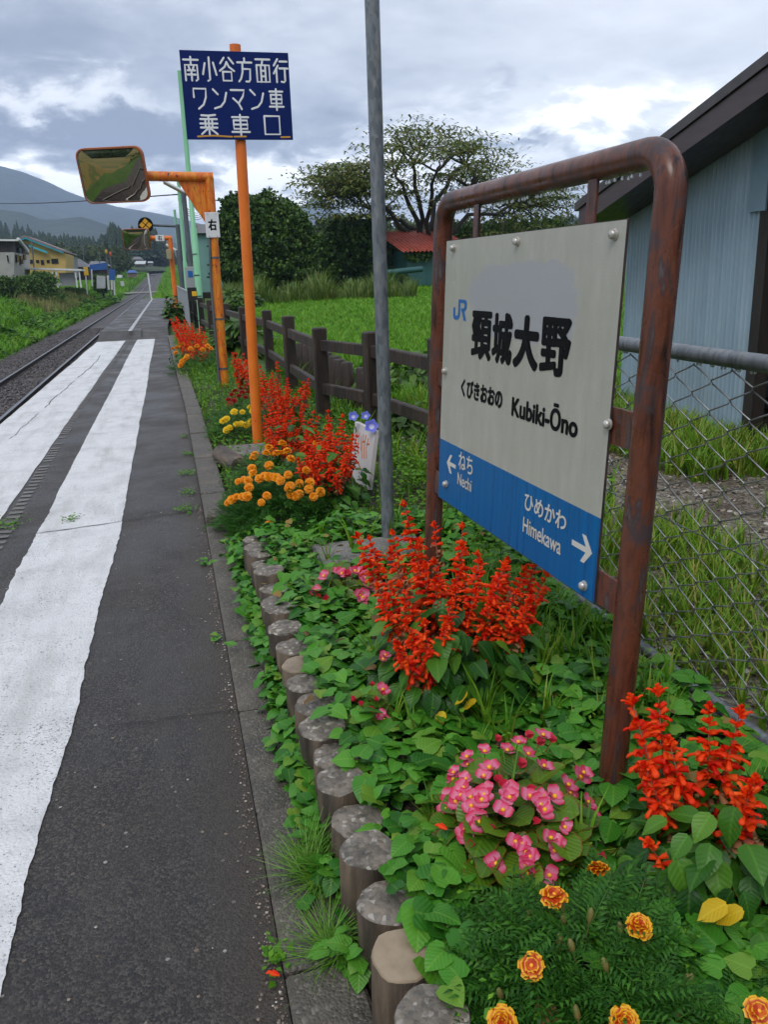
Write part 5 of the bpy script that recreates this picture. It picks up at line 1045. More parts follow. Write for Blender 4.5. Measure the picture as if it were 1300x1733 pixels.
def feather():
    V, f = [], []
    def dia(c, a, l, w, z):
        k = len(V); dx, dy = math.cos(a), math.sin(a); V.extend([(c[0], c[1], z), (c[0] + dx * l * .45 - dy * w, c[1] + dy * l * .45 + dx * w, z + .02), (c[0] + dx * l, c[1] + dy * l, z - .05), (c[0] + dx * l * .45 + dy * w, c[1] + dy * l * .45 - dx * w, z + .02)]); f.append((k, k + 1, k + 2, k + 3))
    for i in range(6):
        y = .12 + i * .13; l = .34 * (1 - abs(i - 2.2) * .12)
        for s_ in (0, 1): dia((0, y), PI / 2 + (1 if s_ else -1) * 1.0, l, .038, -.18 * y * y)
    dia((0, .85), PI / 2, .28, .04, -.13); dia((0, 0), PI / 2, .9, .012, 0.)
    return T(V, f)
FEA = feather()
def marigold(label, c, rad, flowers, leaves, meshes, fs=1., ls=(.07, .11), buds=0, group='marigolds in the bed'):
    root = thing('marigold_plant', label, 'marigold', c, group=group); c = np.array(c); m = MB(); n = leaves
    th = rng.uniform(0, 2 * PI, n); ph = np.arccos(rng.uniform(-.1, 1, n)); rr = rng.uniform(.4, 1.02, n) ** .6 * (1 + .12 * np.sin(th * 3) + .1 * np.sin(ph * 5 + th * 2))
    P = np.stack([np.cos(th) * np.sin(ph) * rr * rad[0], np.sin(th) * np.sin(ph) * rr * rad[1], np.cos(ph) * rr * rad[2] + .01], 1)
    m.inst(FEA, P, rotm(th - PI / 2 + rng.normal(0, .7, n), rng.uniform(-.3, .9, n), rng.uniform(-.5, .5, n)), rng.uniform(*ls, n))
    m.build('foliage', M_mleaf, root)
    for px, py, Y in flowers:
        q0 = on_dome(px, py, c, np.array(rad) * 1.22); hit = abs(((q0 - c) / np.array(rad)) @ ((q0 - c) / np.array(rad)) - 1.22 ** 2) < .02; p = (q0 if Y is None or hit else aty(px, py, Y)) - c
        nrm = (Vector((p[0] * .6, p[1] * .6 - .28 * rad[1], rad[2] * 1.1))).normalized(); nrm = (nrm + Vector((random.uniform(-.25, .25), random.uniform(-.3, .15), 0))).normalized()
        o = bpy.data.objects.new('flower_head', random.choice(meshes)); COL.objects.link(o); o.parent = root; o.location = p; q = nrm.to_track_quat('Z', 'Y'); o.rotation_euler = (q @ Matrix.Rotation(random.uniform(0, 6.3), 3, 'Z').to_quaternion()).to_euler(); s_ = fs * random.uniform(.85, 1.15); o.scale = (s_,) * 3
    if buds:
        for k in range(buds):
            th = random.uniform(0, 2 * PI); ph = random.uniform(.1, 1.1); p = np.array([math.cos(th) * math.sin(ph) * rad[0], math.sin(th) * math.sin(ph) * rad[1], math.cos(ph) * rad[2]]) * 1.03
            bm = MB(); bm.lathe((0, 0, 0), [(.0015, -.05), (.0025, -.016), (.006, -.008), (.0065, .006), (.004, .013), (.001, .016)], 8); bm.build('bud', leaf_bud, root, True, loc=tuple(p), rot=(random.uniform(-.3, .3), random.uniform(-.3, .3), 0))
    return root
leaf_bud = noisy('bud_green', [(.10, .13, .03), (.22, .16, .04)], 30)
MO = [marigold_mesh(M_mor, True, s_) for s_ in (1, 2, 3)]; MY = [marigold_mesh(M_myel, True, s_) for s_ in (4, 5)]; MF = [marigold_mesh(M_mfr, False, s_) for s_ in (6, 7)] + [marigold_mesh(M_mfr, True, 8)]; MD = [marigold_mesh(M_mdk, True, 9)]
O1 = [(405, 525), (398, 540), (480, 580), (390, 595), (395, 620), (480, 488), (520, 515), (545, 515), (500, 520), (550, 465), (725, 465), (735, 478), (345, 655), (320, 665), (370, 660), (480, 640), (500, 640), (455, 635), (430, 650), (520, 645), (540, 660), (580, 630), (590, 690), (595, 735), (620, 740), (640, 730), (585, 700), (695, 670), (690, 705), (715, 745), (750, 720), (285, 760), (265, 775), (310, 745), (340, 745), (365, 742), (440, 775), (470, 740), (375, 695), (480, 893), (595, 545), (640, 675), (465, 515), (575, 505), (675, 605)]
O1 = [(300 + a * .323, 600 + b_ * .323) for a, b_ in O1]
marigold('big bushy marigold covered in orange flower heads at the kerb end of the log edging', (.58, 4.95, .02), (.36, .52, .34), [(px, py, 4.30 + (887 - py) / 187 * 1.25) for px, py in O1], 2300, MO, .74, (.07, .11))
marigold('yellow-flowered marigold just left of the orange sign post', (.56, 7.85, .02), (.28, .3, .26), [(410, 697, 7.9), (383, 709, 7.7), (377, 712, 7.7), (388, 724, 7.55), (383, 728, 7.55), (400, 718, 7.6), (408, 717, 7.6), (417, 719, 7.6), (396, 697, 7.8), (424, 690, 7.9), (427, 697, 7.9), (425, 714, 7.7)], 420, MY, .9)
marigold('dark crimson flower clump behind the yellow marigold', (.62, 8.75, .02), (.26, .26, .26), [(392, 668, 8.7), (398, 662, 8.8), (386, 676, 8.6), (404, 670, 8.7), (410, 664, 8.8), (396, 678, 8.6), (388, 684, 8.5), (415, 672, 8.7), (420, 664, 8.8), (407, 658, 8.9)], 260, MD, .9)
marigold('dark leafy marigold with red and yellow flowers filling the nearest bed corner', (.66, 1.16, .09), (.235, .235, .18), [(938, 1517, None), (1014, 1473, None), (1083, 1568, None), (900, 1635, None), (850, 1729, None), (1057, 1728, None)], 1700, MF, .70, (.06, .10), 22)
marigold('marigold plant with one yellow flower at the right edge beyond the near salvia', (.90, .93, .10), (.16, .14, .16), [(1285, 1712, None)], 300, MF, .78, (.045, .075), 3)
marigold('distant orange marigold patch around the farthest salvia', (.50, 14.0, .02), (.55, .5, .34), [(292, 590, 14.2), (300, 588, 14.2), (309, 584, 14.3), (297, 597, 14.), (316, 604, 13.9), (308, 612, 13.6), (305, 618, 13.5), (333, 586, 14.3), (347, 580, 14.4), (351, 586, 14.3), (357, 590, 14.2), (322, 590, 14.2), (343, 592, 14.1), (312, 608, 13.7)], 420, MO, 1.25, (.09, .14))

# ------------------------------------------------------------------ small plants and fallen things
for px, py, z, lb, s_ in ((598, 705, None, 'blue morning glory flower above the left corner of the painted board', 1.), (629, 722, None, 'larger blue star-shaped morning glory on the right corner of the painted board', 1.35), (619, 704, None, 'pale blue morning glory half behind the fence post near the painted board', .9)):
    p = aty(px, py, 5.5 if px != 629 else 5.25); fl = MB(); n = 20; V = [(0, 0, -.02)]
    for k, (r, zz) in enumerate(((.006, -.012), (.016, .004), (.030, .010))):
        for j in range(n): rr = r * (1 + (.16 * math.cos(5 * 2 * PI * j / n) if k == 2 else 0)); V.append((rr * math.cos(2 * PI * j / n), rr * math.sin(2 * PI * j / n), zz))
    f = [(0, 1 + (j + 1) % n, 1 + j) for j in range(n)] + [(1 + k * n + j, 1 + k * n + (j + 1) % n, 1 + (k + 1) * n + (j + 1) % n, 1 + (k + 1) * n + j) for k in range(2) for j in range(n)]
    fl.raw(np.array(V), np.array([i for q in f for i in q]), np.array([len(q) for q in f]), np.array([(0, 0, min(1, math.hypot(v[0], v[1]) / .03)) for v in V]), np.zeros(len(f), int))
    r_ = thing('morning_glory', lb, 'flower', tuple(p), (R_(60), 0, R_(-15)), 'blue morning glories'); r_.scale = (s_ * 1.1,) * 3
    fl.build('petals', M_blu, r_, True, angle=0); m = MB(); m.tube([(0, 0, -.018), (0, -.02, -.08), (.02, -.10, -.16)], .003, 5); m.build('vine', M_stem, r_, True)
def horsetail(label, x, y, r, h, n):
    m = MB(); tpl = blades(1, 0, 1., .012, .5, 3, 4)
    th = rng.uniform(0, 2 * PI, n); rr = r * np.sqrt(rng.random(n)); m.inst(blades(1, 0, 1., .016, 1.0, 5, 5), np.stack([x + rr * np.cos(th) * .6, y + rr * np.sin(th) * .6, np.full(n, -.01)], 1), rotm(th - blades(1, 0, 1, .01, 1, 5, 1).v[2][0] * 0, rng.uniform(-.5, .5, n), rng.uniform(-.5, .5, n)), np.stack([rng.uniform(.1, .16, n)] * 2 + [rng.uniform(h * .5, h * 1.1, n)], 1))
    tag(m.build('horsetail_tuft', leafmat('horsetail', [(.07, .20, .012), (.11, .27, .02), (.16, .32, .04)], .5), smooth=True, angle=0), label, 'weed', 'weeds along the kerb')
a = atz(528, 1500, 0); horsetail('larger feathery bright green horsetail tuft beside the log edging', a[0] + .03, a[1] + .02, .085, .15, 420)
a = atz(575, 1620, 0); horsetail('smaller feathery green horsetail tuft nearest the front by the logs', a[0] + .0, a[1] + .02, .065, .10, 240)
for px, py, r, k, lb in ((320, 770, .05, 50, 'farthest green weed in the seam between asphalt and kerb'), (318, 803, .07, 70, 'leafy weed in the kerb seam below the farthest one'), (318, 835, .06, 50, 'weed in the kerb seam level with the lying logs'), (317, 865, .08, 70, 'wide low weed at the kerb end of the surface crack'), (368, 1085, .03, 9, 'single small two-leaved weed by the kerb'), (118, 881, .05, 40, 'little weed growing in the crack across the white band'), (14, 890, .10, 90, 'weed at the left frame edge in the worn strip'), (312, 740, .04, 30, 'small weed by the kerb just before the orange sign post'), (350, 955, .035, 14, 'sprig of weed on the kerb stones near the orange marigold'), (468, 1625, .035, 40, 'small pale weed on the kerb at the very front')):
    c = atz(px, py, .0); m = MB(); x = rng.normal(c[0], r * .5, k); y = rng.normal(c[1], r * .7, k); lay(m, SMALL if k > 15 else HEART, x, y, .004, .03, .016, .034, (-.2, .6), np.zeros(k)); tag(m.build('kerb_weed', M_weed if k > 15 else M_cover, smooth=True, angle=0), lb, 'weed', 'weeds along the kerb')
for px, py, z, lb in ((474, 1655, .02, 'fallen red petal on the kerb at the front'), (483, 1262, .02, 'fallen red petal on the kerb stones beside the leaves'), (757, 1408, .30, 'fallen red floret lying on the pink begonia')):
    c = atz(px, py, z); m = MB(); m.inst(FLO, [tuple(c + np.array([0, 0, .006]))], rotm([random.uniform(-1, 1)], [0.]), .8); tag(m.build('fallen_petal', M_sal, smooth=True), lb, 'petal')
# ------------------------------------------------------------------ trees
M_bush = leafmat('dark_bush_leaf', [(.014, .045, .008), (.034, .09, .012), (.070, .15, .018), (.12, .20, .026)], .5, transl=.2)
M_silk = leafmat('silk_tree_leaf', [(.06, .095, .016), (.10, .15, .024), (.16, .19, .034), (.20, .17, .04)], .55, transl=.3)
M_shrub = leafmat('shrub_leaf', [(.035, .09, .012), (.065, .15, .018), (.11, .20, .028)], .5, transl=.25)
M_con = leafmat('conifer_needles', [(.010, .028, .012), (.018, .042, .016), (.028, .055, .018)], .7, transl=0.)
M_broad = leafmat('broadleaf', [(.03, .055, .012), (.05, .08, .018), (.07, .09, .025)], .6, transl=.2)
CLUMP = T(*(lambda: (lambda V, f: (V, f))(*(lambda r: ([p for i in range(6) for p in (lambda c, a, b: [tuple(c), tuple(c + a * .5 + b * .42), tuple(c + a), tuple(c + a * .5 - b * .42)])(np.array([r.uniform(-.5, .5) for _ in range(3)]), *(lambda q: (np.array(q[:3]), np.array(q[3:])))([r.uniform(-1, 1) * .7 for _ in range(6)]))], [(4 * i, 4 * i + 1, 4 * i + 2, 4 * i + 3) for i in range(6)]))(random.Random(3))))())
def cloud(mb, blobs, n, s0, s1, tpl=CLUMP, inner=.62):
    w = np.array([b[1][0] * b[1][1] + b[1][1] * b[1][2] for b in blobs]); w = w / w.sum()
    for (c, r), k in zip(blobs, (w * n).astype(int)):
        d = rng.normal(0, 1, (k, 3)); d /= np.linalg.norm(d, axis=1)[:, None]; q = (inner + (1 - inner) * rng.random((k, 1)) ** .6) * (1 + .16 * np.sin(d[:, :1] * 7 + c[0]) * np.sin(d[:, 2:] * 6 + 1) + rng.normal(0, .05, (k, 1)))
        P = np.array(c) + d * q * np.array(r); mb.inst(tpl, P, rotm(rng.uniform(0, 6.3, k), rng.uniform(-1, 1, k), rng.uniform(-1, 1, k)), rng.uniform(s0, s1, k))
def tree(name, label, base, blobs, n, s, m, trunk_r=.18, cat='tree', group=None):
    root = thing(name, label, cat, base, group=group); cm = MB(); rel = [((c[0] - base[0], c[1] - base[1], c[2] - base[2]), r) for c, r in blobs]; cloud(cm, rel, n, s * .7, s * 1.3); cm.build('crown', m, root)
    tm = MB(); top = max(c[2] for c, r in rel)
    tm.tube([(0, 0, -.4), (.05, 0, top * .4), (0, .05, top * .8)], [trunk_r, trunk_r * .8, trunk_r * .4], 8)
    for c, r in rel[:7]: tm.tube([(0, 0, top * .25), (c[0] * .6, c[1] * .6, c[2] * .7), c], [trunk_r * .5, trunk_r * .35, trunk_r * .12], 6)
    tm.build('trunk', M_bark, root, True); return root
def blobs_px(lst, Y, depth=.9):
    o = []
    for px, py, rx, rz_ in lst:
        Yk = Y + random.uniform(-.8, .8); p = aty(px, py, Yk); k = Yk * 1.03 / F; o.append((tuple(p), (rx * k, rx * k * depth, rz_ * k)))
    return o
p0 = aty(445, 478, 38.); tree('bushy_tree', 'large round dark green bushy tree behind the orange sign post', (p0[0], 38, .5),
    blobs_px([(445, 400, 62, 60), (410, 372, 36, 34), (478, 372, 34, 26), (500, 420, 32, 44), (395, 430, 34, 44), (445, 455, 80, 28), (400, 350, 24, 20), (438, 352, 22, 18), (520, 400, 14, 18), (372, 385, 14, 26)] + [(445 + 74 * math.cos(q), 405 - 66 * math.sin(q) * random.uniform(.8, 1.08), random.uniform(9, 20), random.uniform(8, 16)) for q in np.linspace(-.2, 3.3, 18)], 38.), 9500, .19, M_bush, .25)
# silk tree: spreading limbs that fork into flat leafy layers
sb = aty(720, 478, 44.); silk = thing('silk_tree', 'tall spreading tree with flat airy layers of fine leaves behind the red-roofed shed', 'tree', (sb[0], 44, .5))
tm, cm = MB(), MB(); FR = T([(-.5, 0, 0), (0, -.02, .04), (.5, 0, 0), (.42, .5, -.05), (0, .62, .02), (-.42, .5, -.05), (.2, 1, -.2), (-.2, 1, -.2)], [(0, 1, 4, 5), (1, 2, 3, 4), (5, 4, 3, 6, 7)])
kk = 44 * 1.03 / F
def limb(p, q, r0, r1, sag=.15):
    p, q = np.array(p), np.array(q); n = 6; pts = []
    for i in range(n + 1): s_ = i / n; w = p + (q - p) * s_; w[2] += sag * np.linalg.norm(q - p) * math.sin(PI * s_) * (.6 if s_ < .5 else .8); w += rng.normal(0, .03 * np.linalg.norm(q - p), 3) * (0 < i < n); pts.append(w)
    tm.tube([tuple(x) for x in pts], list(np.linspace(r0, r1, n + 1)), 6); return pts
c0 = aty(717, 480, 44.) - np.array([sb[0], 44, .5]); c1 = aty(718, 400, 44.) - np.array([sb[0], 44, .5]); limb((0, 0, -.5), c1, .32, .22, 0)
crown = [(700, 212), (745, 225), (665, 232), (790, 250), (640, 258), (720, 250), (760, 265), (830, 262), (600, 285), (680, 275), (560, 290), (860, 290), (545, 305), (805, 290), (740, 300), (630, 300), (590, 320), (870, 310), (655, 320), (785, 320), (840, 330), (560, 335), (700, 330), (905, 345), (940, 355), (965, 372), (610, 350), (880, 360), (920, 385), (820, 365), (650, 365), (580, 375), (850, 395), (760, 350), (545, 362), (960, 335), (800, 245), (534, 298), (552, 322), (572, 306), (578, 348), (598, 300), (620, 272), (536, 345), (925, 325)]
mains = [(670, 300), (740, 290), (610, 330), (800, 320), (860, 350), (700, 280), (640, 370), (790, 280)]
MA = []
for px, py in mains:
    q = aty(px, py, 44 + random.uniform(-3.5, 3.5)) - np.array([sb[0], 44, .5]); pts = limb(c1 * random.uniform(.6, 1.), q, .15, .07, .12); MA.append(q)
for px, py in crown:
    for rep in range(2):
        q = aty(px + random.uniform(-22, 22) * rep, py + random.uniform(-6, 16) * rep, 44 + random.uniform(-4.5, 4.5)) - np.array([sb[0], 44, .5]); m_ = MA[int(np.argmin([np.linalg.norm(a - q) + max(0, a[2] - q[2]) for a in MA]))]
        pts = limb(m_, q, .06, .018, .16)
        for f_ in (.5, .75, .9, 1.0):
            o = np.array(pts[int(f_ * 6)]) + rng.normal(0, .25, 3) * (1, 1, .3); e = o + np.array([random.uniform(-1, 1), random.uniform(-1, 1), random.uniform(.0, .25)]) * .8; limb(pts[int(f_ * 6)], e, .016, .006, .1)
            k = 42; P = e + rng.normal(0, 1, (k, 3)) * (.70, .70, .07); cm.inst(FR, P, rotm(rng.uniform(0, 6.3, k), rng.uniform(-.55, .2, k), rng.uniform(-.4, .4, k)), np.stack([rng.uniform(.07, .12, k), rng.uniform(.16, .28, k), rng.uniform(.15, .3, k)], 1))
tm.build('trunk', M_bark, silk, True, angle=0); cm.build('crown', M_silk, silk)
for lst, Y, n, lb, mt in (([(600, 425, 55, 40), (560, 440, 34, 40), (640, 440, 40, 38), (585, 400, 40, 30), (620, 395, 30, 22)], 45., 3300, 'dark shaggy tree in the gap between the round bushy tree and the shed', M_bush),
                      ([(800, 400, 60, 16), (870, 395, 60, 18), (930, 385, 30, 14), (760, 395, 30, 18)], 48., 2200, 'low dark green tree row top showing above the station sign board', M_bush)):
    p = aty(lst[0][0], 478, Y); tree('shaggy_tree', lb, (p[0], Y, .5), blobs_px(lst, Y), n, .26, mt, .18)
# tall weeds along the far edge of the lawn and ferny clumps by the fence
ew = MB()
for i in range(1900):
    px = random.uniform(365, 700); p = aty(px, 482, 34 + random.uniform(-3., 3.)); h = random.uniform(.3, 1.0) * (1 + .45 * math.sin(px * .09) * math.sin(px * .031)); tp = random.choice(TALL); ew.inst(tp, [(p[0], p[1], zg(p[0], p[1]) - .05)], rotm([random.uniform(0, 6.3)]), [(h * 1.3, h * 1.3, h)])
tag(ew.build('edge_weeds', leafmat('weed_stand', [(.03, .085, .008), (.065, .14, .012), (.12, .20, .02), (.18, .17, .04)], .5)), kind='stuff')
for (px, py, Y, r, h, lb, n) in ((400, 470, 30., .9, .55, 'low leafy bush at the foot of the round bushy tree', 700), (690, 655, 8.2, .32, .42, 'small dark leafy bush behind the fence next to the station sign', 420), (590, 600, 11.6, .5, .5, 'leafy bush hiding the old stakes behind the rail fence', 420), (405, 545, 16.5, .35, .55, 'clump of long arching leaves behind the orange sign post', 300), (292, 520, 30., .35, .8, 'dark bush by the railing near the small orange mirror post', 260), (700, 605, 10.5, .8, .4, 'rambling leafy shrub in the dip between fence and lawn', 500)):
    p = aty(px, py, Y); zb_ = float(zg(p[0], Y)); root = thing('leafy_bush', lb, 'bush', (p[0], Y, zb_)); m = MB(); k = n; th = rng.uniform(0, 6.3, k); ph = np.arccos(rng.uniform(0, 1, k)); rr = rng.uniform(.5, 1, k)
    m.inst(NARROW if 'arching' in lb else OVATE, np.stack([np.cos(th) * np.sin(ph) * rr * r, np.sin(th) * np.sin(ph) * rr * r, np.cos(ph) * rr * h * 1.3], 1), rotm(th - PI / 2, rng.uniform(-.8, .5, k), rng.uniform(-.5, .5, k)), rng.uniform(.07, .14, k) * (1 + Y / 40) * (3 if 'arching' in lb else 1)); m.build('foliage', M_shrub, root, True, angle=0)
    m = MB(); m.tube([(0, 0, -.1), (.02, 0, h * .8)], [.02, .008], 6); m.build('stem', M_bark, root)
# shed with a red corrugated roof
sh0, sh1 = aty(690, 490, 41.), aty(792, 490, 41.); zt_ = aty(690, 424, 41.)[2]; shed = thing('shed', 'small teal shed with a red corrugated roof at the far side of the lawn', 'shed', (sh0[0], 41, .5))
wx = sh1[0] - sh0[0]; m = MB(); m.box((0, 0, -.2), (wx, 2.6, zt_ - .5)); m.build('wall', M_teal, shed)
m = MB(); nxr = 220; V = []
for i in range(nxr + 1):
    x = -.38 + (wx + .7) * i / nxr; zc = .035 * math.sin(x / .21 * 2 * PI)
    V += [(x, -.42, zt_ - .56 + zc), (x - .55, 2.9, aty(672, 391, 43.8)[2] - .5 + zc)]
m.add(V, [(2 * i, 2 * i + 2, 2 * i + 3, 2 * i + 1) for i in range(nxr)]); m.build('roof', M_redroof, shed, True, angle=0)
m = MB()
for x in (.02, .95, 1.9): m.box((x, -.02, -.2), (x + .06, -.003, zt_ - .52))
m.build('batten', M_teal, shed)
m = MB(); vb = [((.3, -.15, zt_ - .75), (.5, .15, .25)), ((.9, -.15, zt_ - .75), (.45, .15, .2)), ((-.2, .1, .4), (.35, .3, .5))]; cloud(m, vb, 420, .10, .18); vine = m.build('vine', M_bush, loc=(sh0[0], 41, .5)); tag(vine, 'dark vine hanging under the eave of the teal shed', 'plant')
m = MB(); m.tube([(0, 0, 0), (1.9, .3, .12)], .13, 10); p = aty(650, 462, 38.); tag(m.build('green_roll', M_teal, smooth=True, loc=tuple(p)), 'teal green roll lying in weeds left of the shed', 'roll')

# ------------------------------------------------------------------ houses across the track
def facade(m, pts, Y, D): P = [aty(px, py, Y) for px, py in pts]; m.prism([(p[0], p[2]) for p in P], Y, Y + D); return m
def quadpx(m, x0, y0, x1, y1, Y, t=.06): a, b_ = aty(x0, y0, Y), aty(x1, y1, Y); m.box((min(a[0], b_[0]), Y - t, min(a[2], b_[2])), (max(a[0], b_[0]), Y - .012, max(a[2], b_[2]))); return m
M_glass = mat('dark_window', (.02, .025, .03), .12)
M_hgrey = flat('pale_grey_render', (.34, .33, .31)); M_hyel = flat('yellow_siding', (.50, .35, .10)); M_hdark = flat('dark_brown_siding', (.035, .028, .03)); M_trimw = flat('white_trim', (.62, .63, .64)); M_cyan = flat('cyan_fascia', (.03, .36, .46)); M_tile = noisy('grey_roof_tile', [(.03, .032, .036), (.10, .105, .115)], 2., (.3, .5), .8, .05, (6, 1, 1)); M_tarp = flat('blue_tarpaulin', (.015, .085, .30)); M_shutter = flat('grey_shutter', (.27, .28, .29)); M_mauve = flat('mauve_siding', (.20, .16, .16)); M_roofpale = flat('pale_roof', (.42, .46, .46))
def house(name, label, Y, x, cat='house'): p = aty(x, 480, Y); return thing(name, label, cat, (p[0], Y, zg(p[0], Y)))
def hp(m, nm, mt, root): o = m.build(nm, mt); o.parent = root; o.matrix_parent_inverse = Matrix.Translation(-Vector(root.location)); return o
Y = 78.; h = house('house', 'two-storey grey house with dark upper wall cut off by the left frame edge', Y, 5)
hp(facade(MB(), [(-70, 492), (23, 494), (23, 427), (-70, 427)], Y, 9.), 'wall', M_hgrey, h); hp(facade(MB(), [(-70, 427), (20.5, 427), (20.5, 406), (-70, 405)], Y + .05, 9.), 'upper_wall', M_hdark, h)
a, b_, c, d = aty(20.5, 424, Y), aty(30, 404, Y), aty(46, 424, Y + 6.5), aty(44, 470, Y + 6.5)
m = MB(); w0, w1 = aty(23, 494, Y), aty(44.5, 480, Y + 7.); zt2 = aty(23, 427, Y)[2]; za = aty(30, 406, Y)[2]
m.add([(w0[0], Y, w0[2]), (w1[0], Y + 7, w1[2]), (w1[0], Y + 7, aty(44.5, 424, Y + 7)[2]), (w0[0] + .1, Y + .8, za), (w0[0], Y, za - .05)], [(0, 1, 2, 3, 4)]); hp(m, 'gable_wall', M_hgrey, h)
hp(facade(MB(), [(-70, 407.5), (30, 408), (30, 405), (-70, 404)], Y - .4, .3), 'eave_board', M_trimw, h)
m = MB(); p, q = aty(30, 404.5, Y - .3), aty(46.5, 424.5, Y + 6.5); m.tube([tuple(p), tuple(q)], .14, 6); hp(m, 'verge_board', M_trimw, h)
m = MB(); ra, rb = aty(-70, 404, Y - .4), aty(30, 405, Y - .4); m.add([tuple(ra), tuple(rb), tuple(aty(46, 424, Y + 6.8)), tuple(aty(-40, 424, Y + 6.8))], [(0, 1, 2, 3)]); hp(m, 'roof', M_tile, h)
for r_ in ((9.5, 431, 16, 444),): w = hp(quadpx(MB(), *r_, Y), 'window', M_trimw, h); hp(quadpx(MB(), r_[0] + .8, r_[1] + .8, r_[2] - .8, r_[3] - .8, Y, .09), 'pane', M_glass, h)
for px, py, y2 in ((26.5, 431, 444), (31, 420, 428), (33, 433, 447), (39, 431, 440)):
    k = (px - 23) / 21.5 * 7; m = MB(); m.box((aty(px, py, Y + k)[0] + .02, Y + k - .55, aty(px, y2, Y + k)[2]), (aty(px, py, Y + k)[0] + .12, Y + k + .55, aty(px, py, Y + k)[2])); hp(m, 'window', M_glass, h)
Y = 92.; h = house('house', 'yellow house with cyan roof edges and five small dark windows', Y, 75)
hp(facade(MB(), [(34, 470), (111, 470), (111, 430), (106, 428), (42, 405), (34, 409)], Y, 8.), 'wall', M_hyel, h)
for p, q in (((33, 407.5), (42, 402.5)), ((42, 402.5), (107, 427.5)), ((37, 411.5), (80, 427.5))):
    m = MB(); a, b_ = aty(*p, Y - .3), aty(*q, Y - .3); L = b_ - a; m.prism([(a[0], a[2] - .09), (b_[0], b_[2] - .09), (b_[0], b_[2] + .09), (a[0], a[2] + .09)], Y - .55, Y - .25); hp(m, 'fascia', M_cyan, h)
m = MB(); a, b_, c = aty(33, 407, Y), aty(42, 402, Y), aty(108, 427, Y)
for p, q in ((a, b_), (b_, c)): m.add([(p[0], Y - .6, p[2] + .03), (q[0], Y - .6, q[2] + .03), (q[0], Y + 8.4, q[2] + .03), (p[0], Y + 8.4, p[2] + .03), (p[0], Y - .6, p[2] + .2), (q[0], Y - .6, q[2] + .2), (q[0], Y + 8.4, q[2] + .2), (p[0], Y + 8.4, p[2] + .2)], [(0, 3, 2, 1), (4, 5, 6, 7), (0, 1, 5, 4), (1, 2, 6, 5), (2, 3, 7, 6), (3, 0, 4, 7)])
hp(m, 'roof', M_mauve, h)
for r_ in ((49, 439.5, 56, 446), (60, 440, 66, 445), (68, 440, 74.5, 448), (78, 440, 84, 445), (86, 438, 98.5, 446)): hp(quadpx(MB(), *r_, Y), 'window', M_glass, h)
m = MB(); p = aty(55, 455, Y - 3); m.tube([(p[0], Y - 3, p[2] - 2), (aty(53, 408, Y - 3)[0], Y - 3, aty(53, 408, Y - 3)[2])], .07, 6); tag(m.build('utility_pole', M_pole_grey), 'thin grey pole in front of the yellow house', 'pole')
Y = 101.; h = house('house', 'grey house half hidden behind the right end of the yellow house', Y, 115)
hp(facade(MB(), [(104, 470), (123, 470), (122, 431), (104, 428)], Y, 6.), 'wall', M_shutter, h); m = MB(); a, b_ = aty(80, 414, Y), aty(127, 431, Y); m.add([(a[0], Y - .5, a[2]), (b_[0], Y - .5, b_[2]), (b_[0], Y + 6.5, b_[2]), (a[0], Y + 6.5, a[2]), (a[0], Y - .5, a[2] - .3), (b_[0], Y - .5, b_[2] - .3)], [(0, 1, 2, 3), (0, 4, 5, 1)]); hp(m, 'roof', M_tile, h)
Y = 108.
for x0, xr0, xr1, x1, yt, yb2, lb in ((114, 120, 134, 151, 438, 452, 'low house with a dark ribbed tile roof right of the yellow house'), (148, 153, 176, 184, 442, 450, 'low tile-roofed house beside the blue tarpaulin')):
    h = house('house', lb, Y, x0); hp(facade(MB(), [(x0 + 2, 474), (x1 - 3, 474), (x1 - 3, yb2), (x0 + 2, yb2)], Y, 7.), 'wall', M_hdark, h)
    m = MB(); A = [aty(x0, yb2, Y - .6), aty(x1, yb2, Y - .6), aty(xr1, yt, Y + 3.5), aty(xr0, yt, Y + 3.5)]; m.add([tuple(v) for v in A] + [(A[1][0], Y + 7.5, A[1][2]), (A[0][0], Y + 7.5, A[0][2])], [(0, 1, 2, 3), (1, 4, 2), (5, 0, 3), (4, 5, 3, 2)]); hp(m, 'roof', M_tile, h); Y += 8
Y = 100.; m = MB(); facade(m, [(151, 458), (180, 456), (181, 444), (168, 446), (151, 448)], Y, .5); tag(m.build('blue_tarpaulin', M_tarp), 'wide bright blue tarpaulin hung on the low tile-roofed house', 'tarpaulin')
m = MB(); facade(m, [(184, 474), (194, 474), (194, 456), (184, 455)], Y - 2, .5); tag(m.build('blue_tarpaulin', M_tarp), 'small upright blue tarpaulin behind the crossing signal posts', 'tarpaulin')
Y = 84.; cp = house('carport', 'white framed carport with a grey shutter in front of the yellow house', Y, 100)
hp(facade(MB(), [(32, 455.5), (137, 458.5), (137, 455.2), (32, 452.5)], Y - .2, 4.), 'roof', M_trimw, cp); hp(quadpx(MB(), 99, 462, 128, 483, Y + .5), 'shutter', M_shutter, cp)
for px in (92, 97.5, 130, 136.5):
    m = MB(); p = aty(px, 484, Y); m.box((p[0] - .06, Y - .1, p[2] - .15), (p[0] + .06, Y + .02, aty(px, 457, Y)[2])); hp(m, 'post', M_trimw, cp)
m = MB(); facade(m, [(66, 492), (88, 492), (88, 480.5), (66, 480.5)], 80., 2.); tag(m.build('concrete_block_wall', flat('dark_concrete', (.12, .11, .10))), 'short dark concrete wall below the carport', 'wall')
m = MB(); facade(m, [(88, 484), (103, 483), (103, 479.5), (88, 480)], 80.6, 1.); tag(m.build('concrete_ledge', flat('light_concrete', (.36, .35, .32))), 'pale concrete ledge at the foot of the carport', 'ledge')
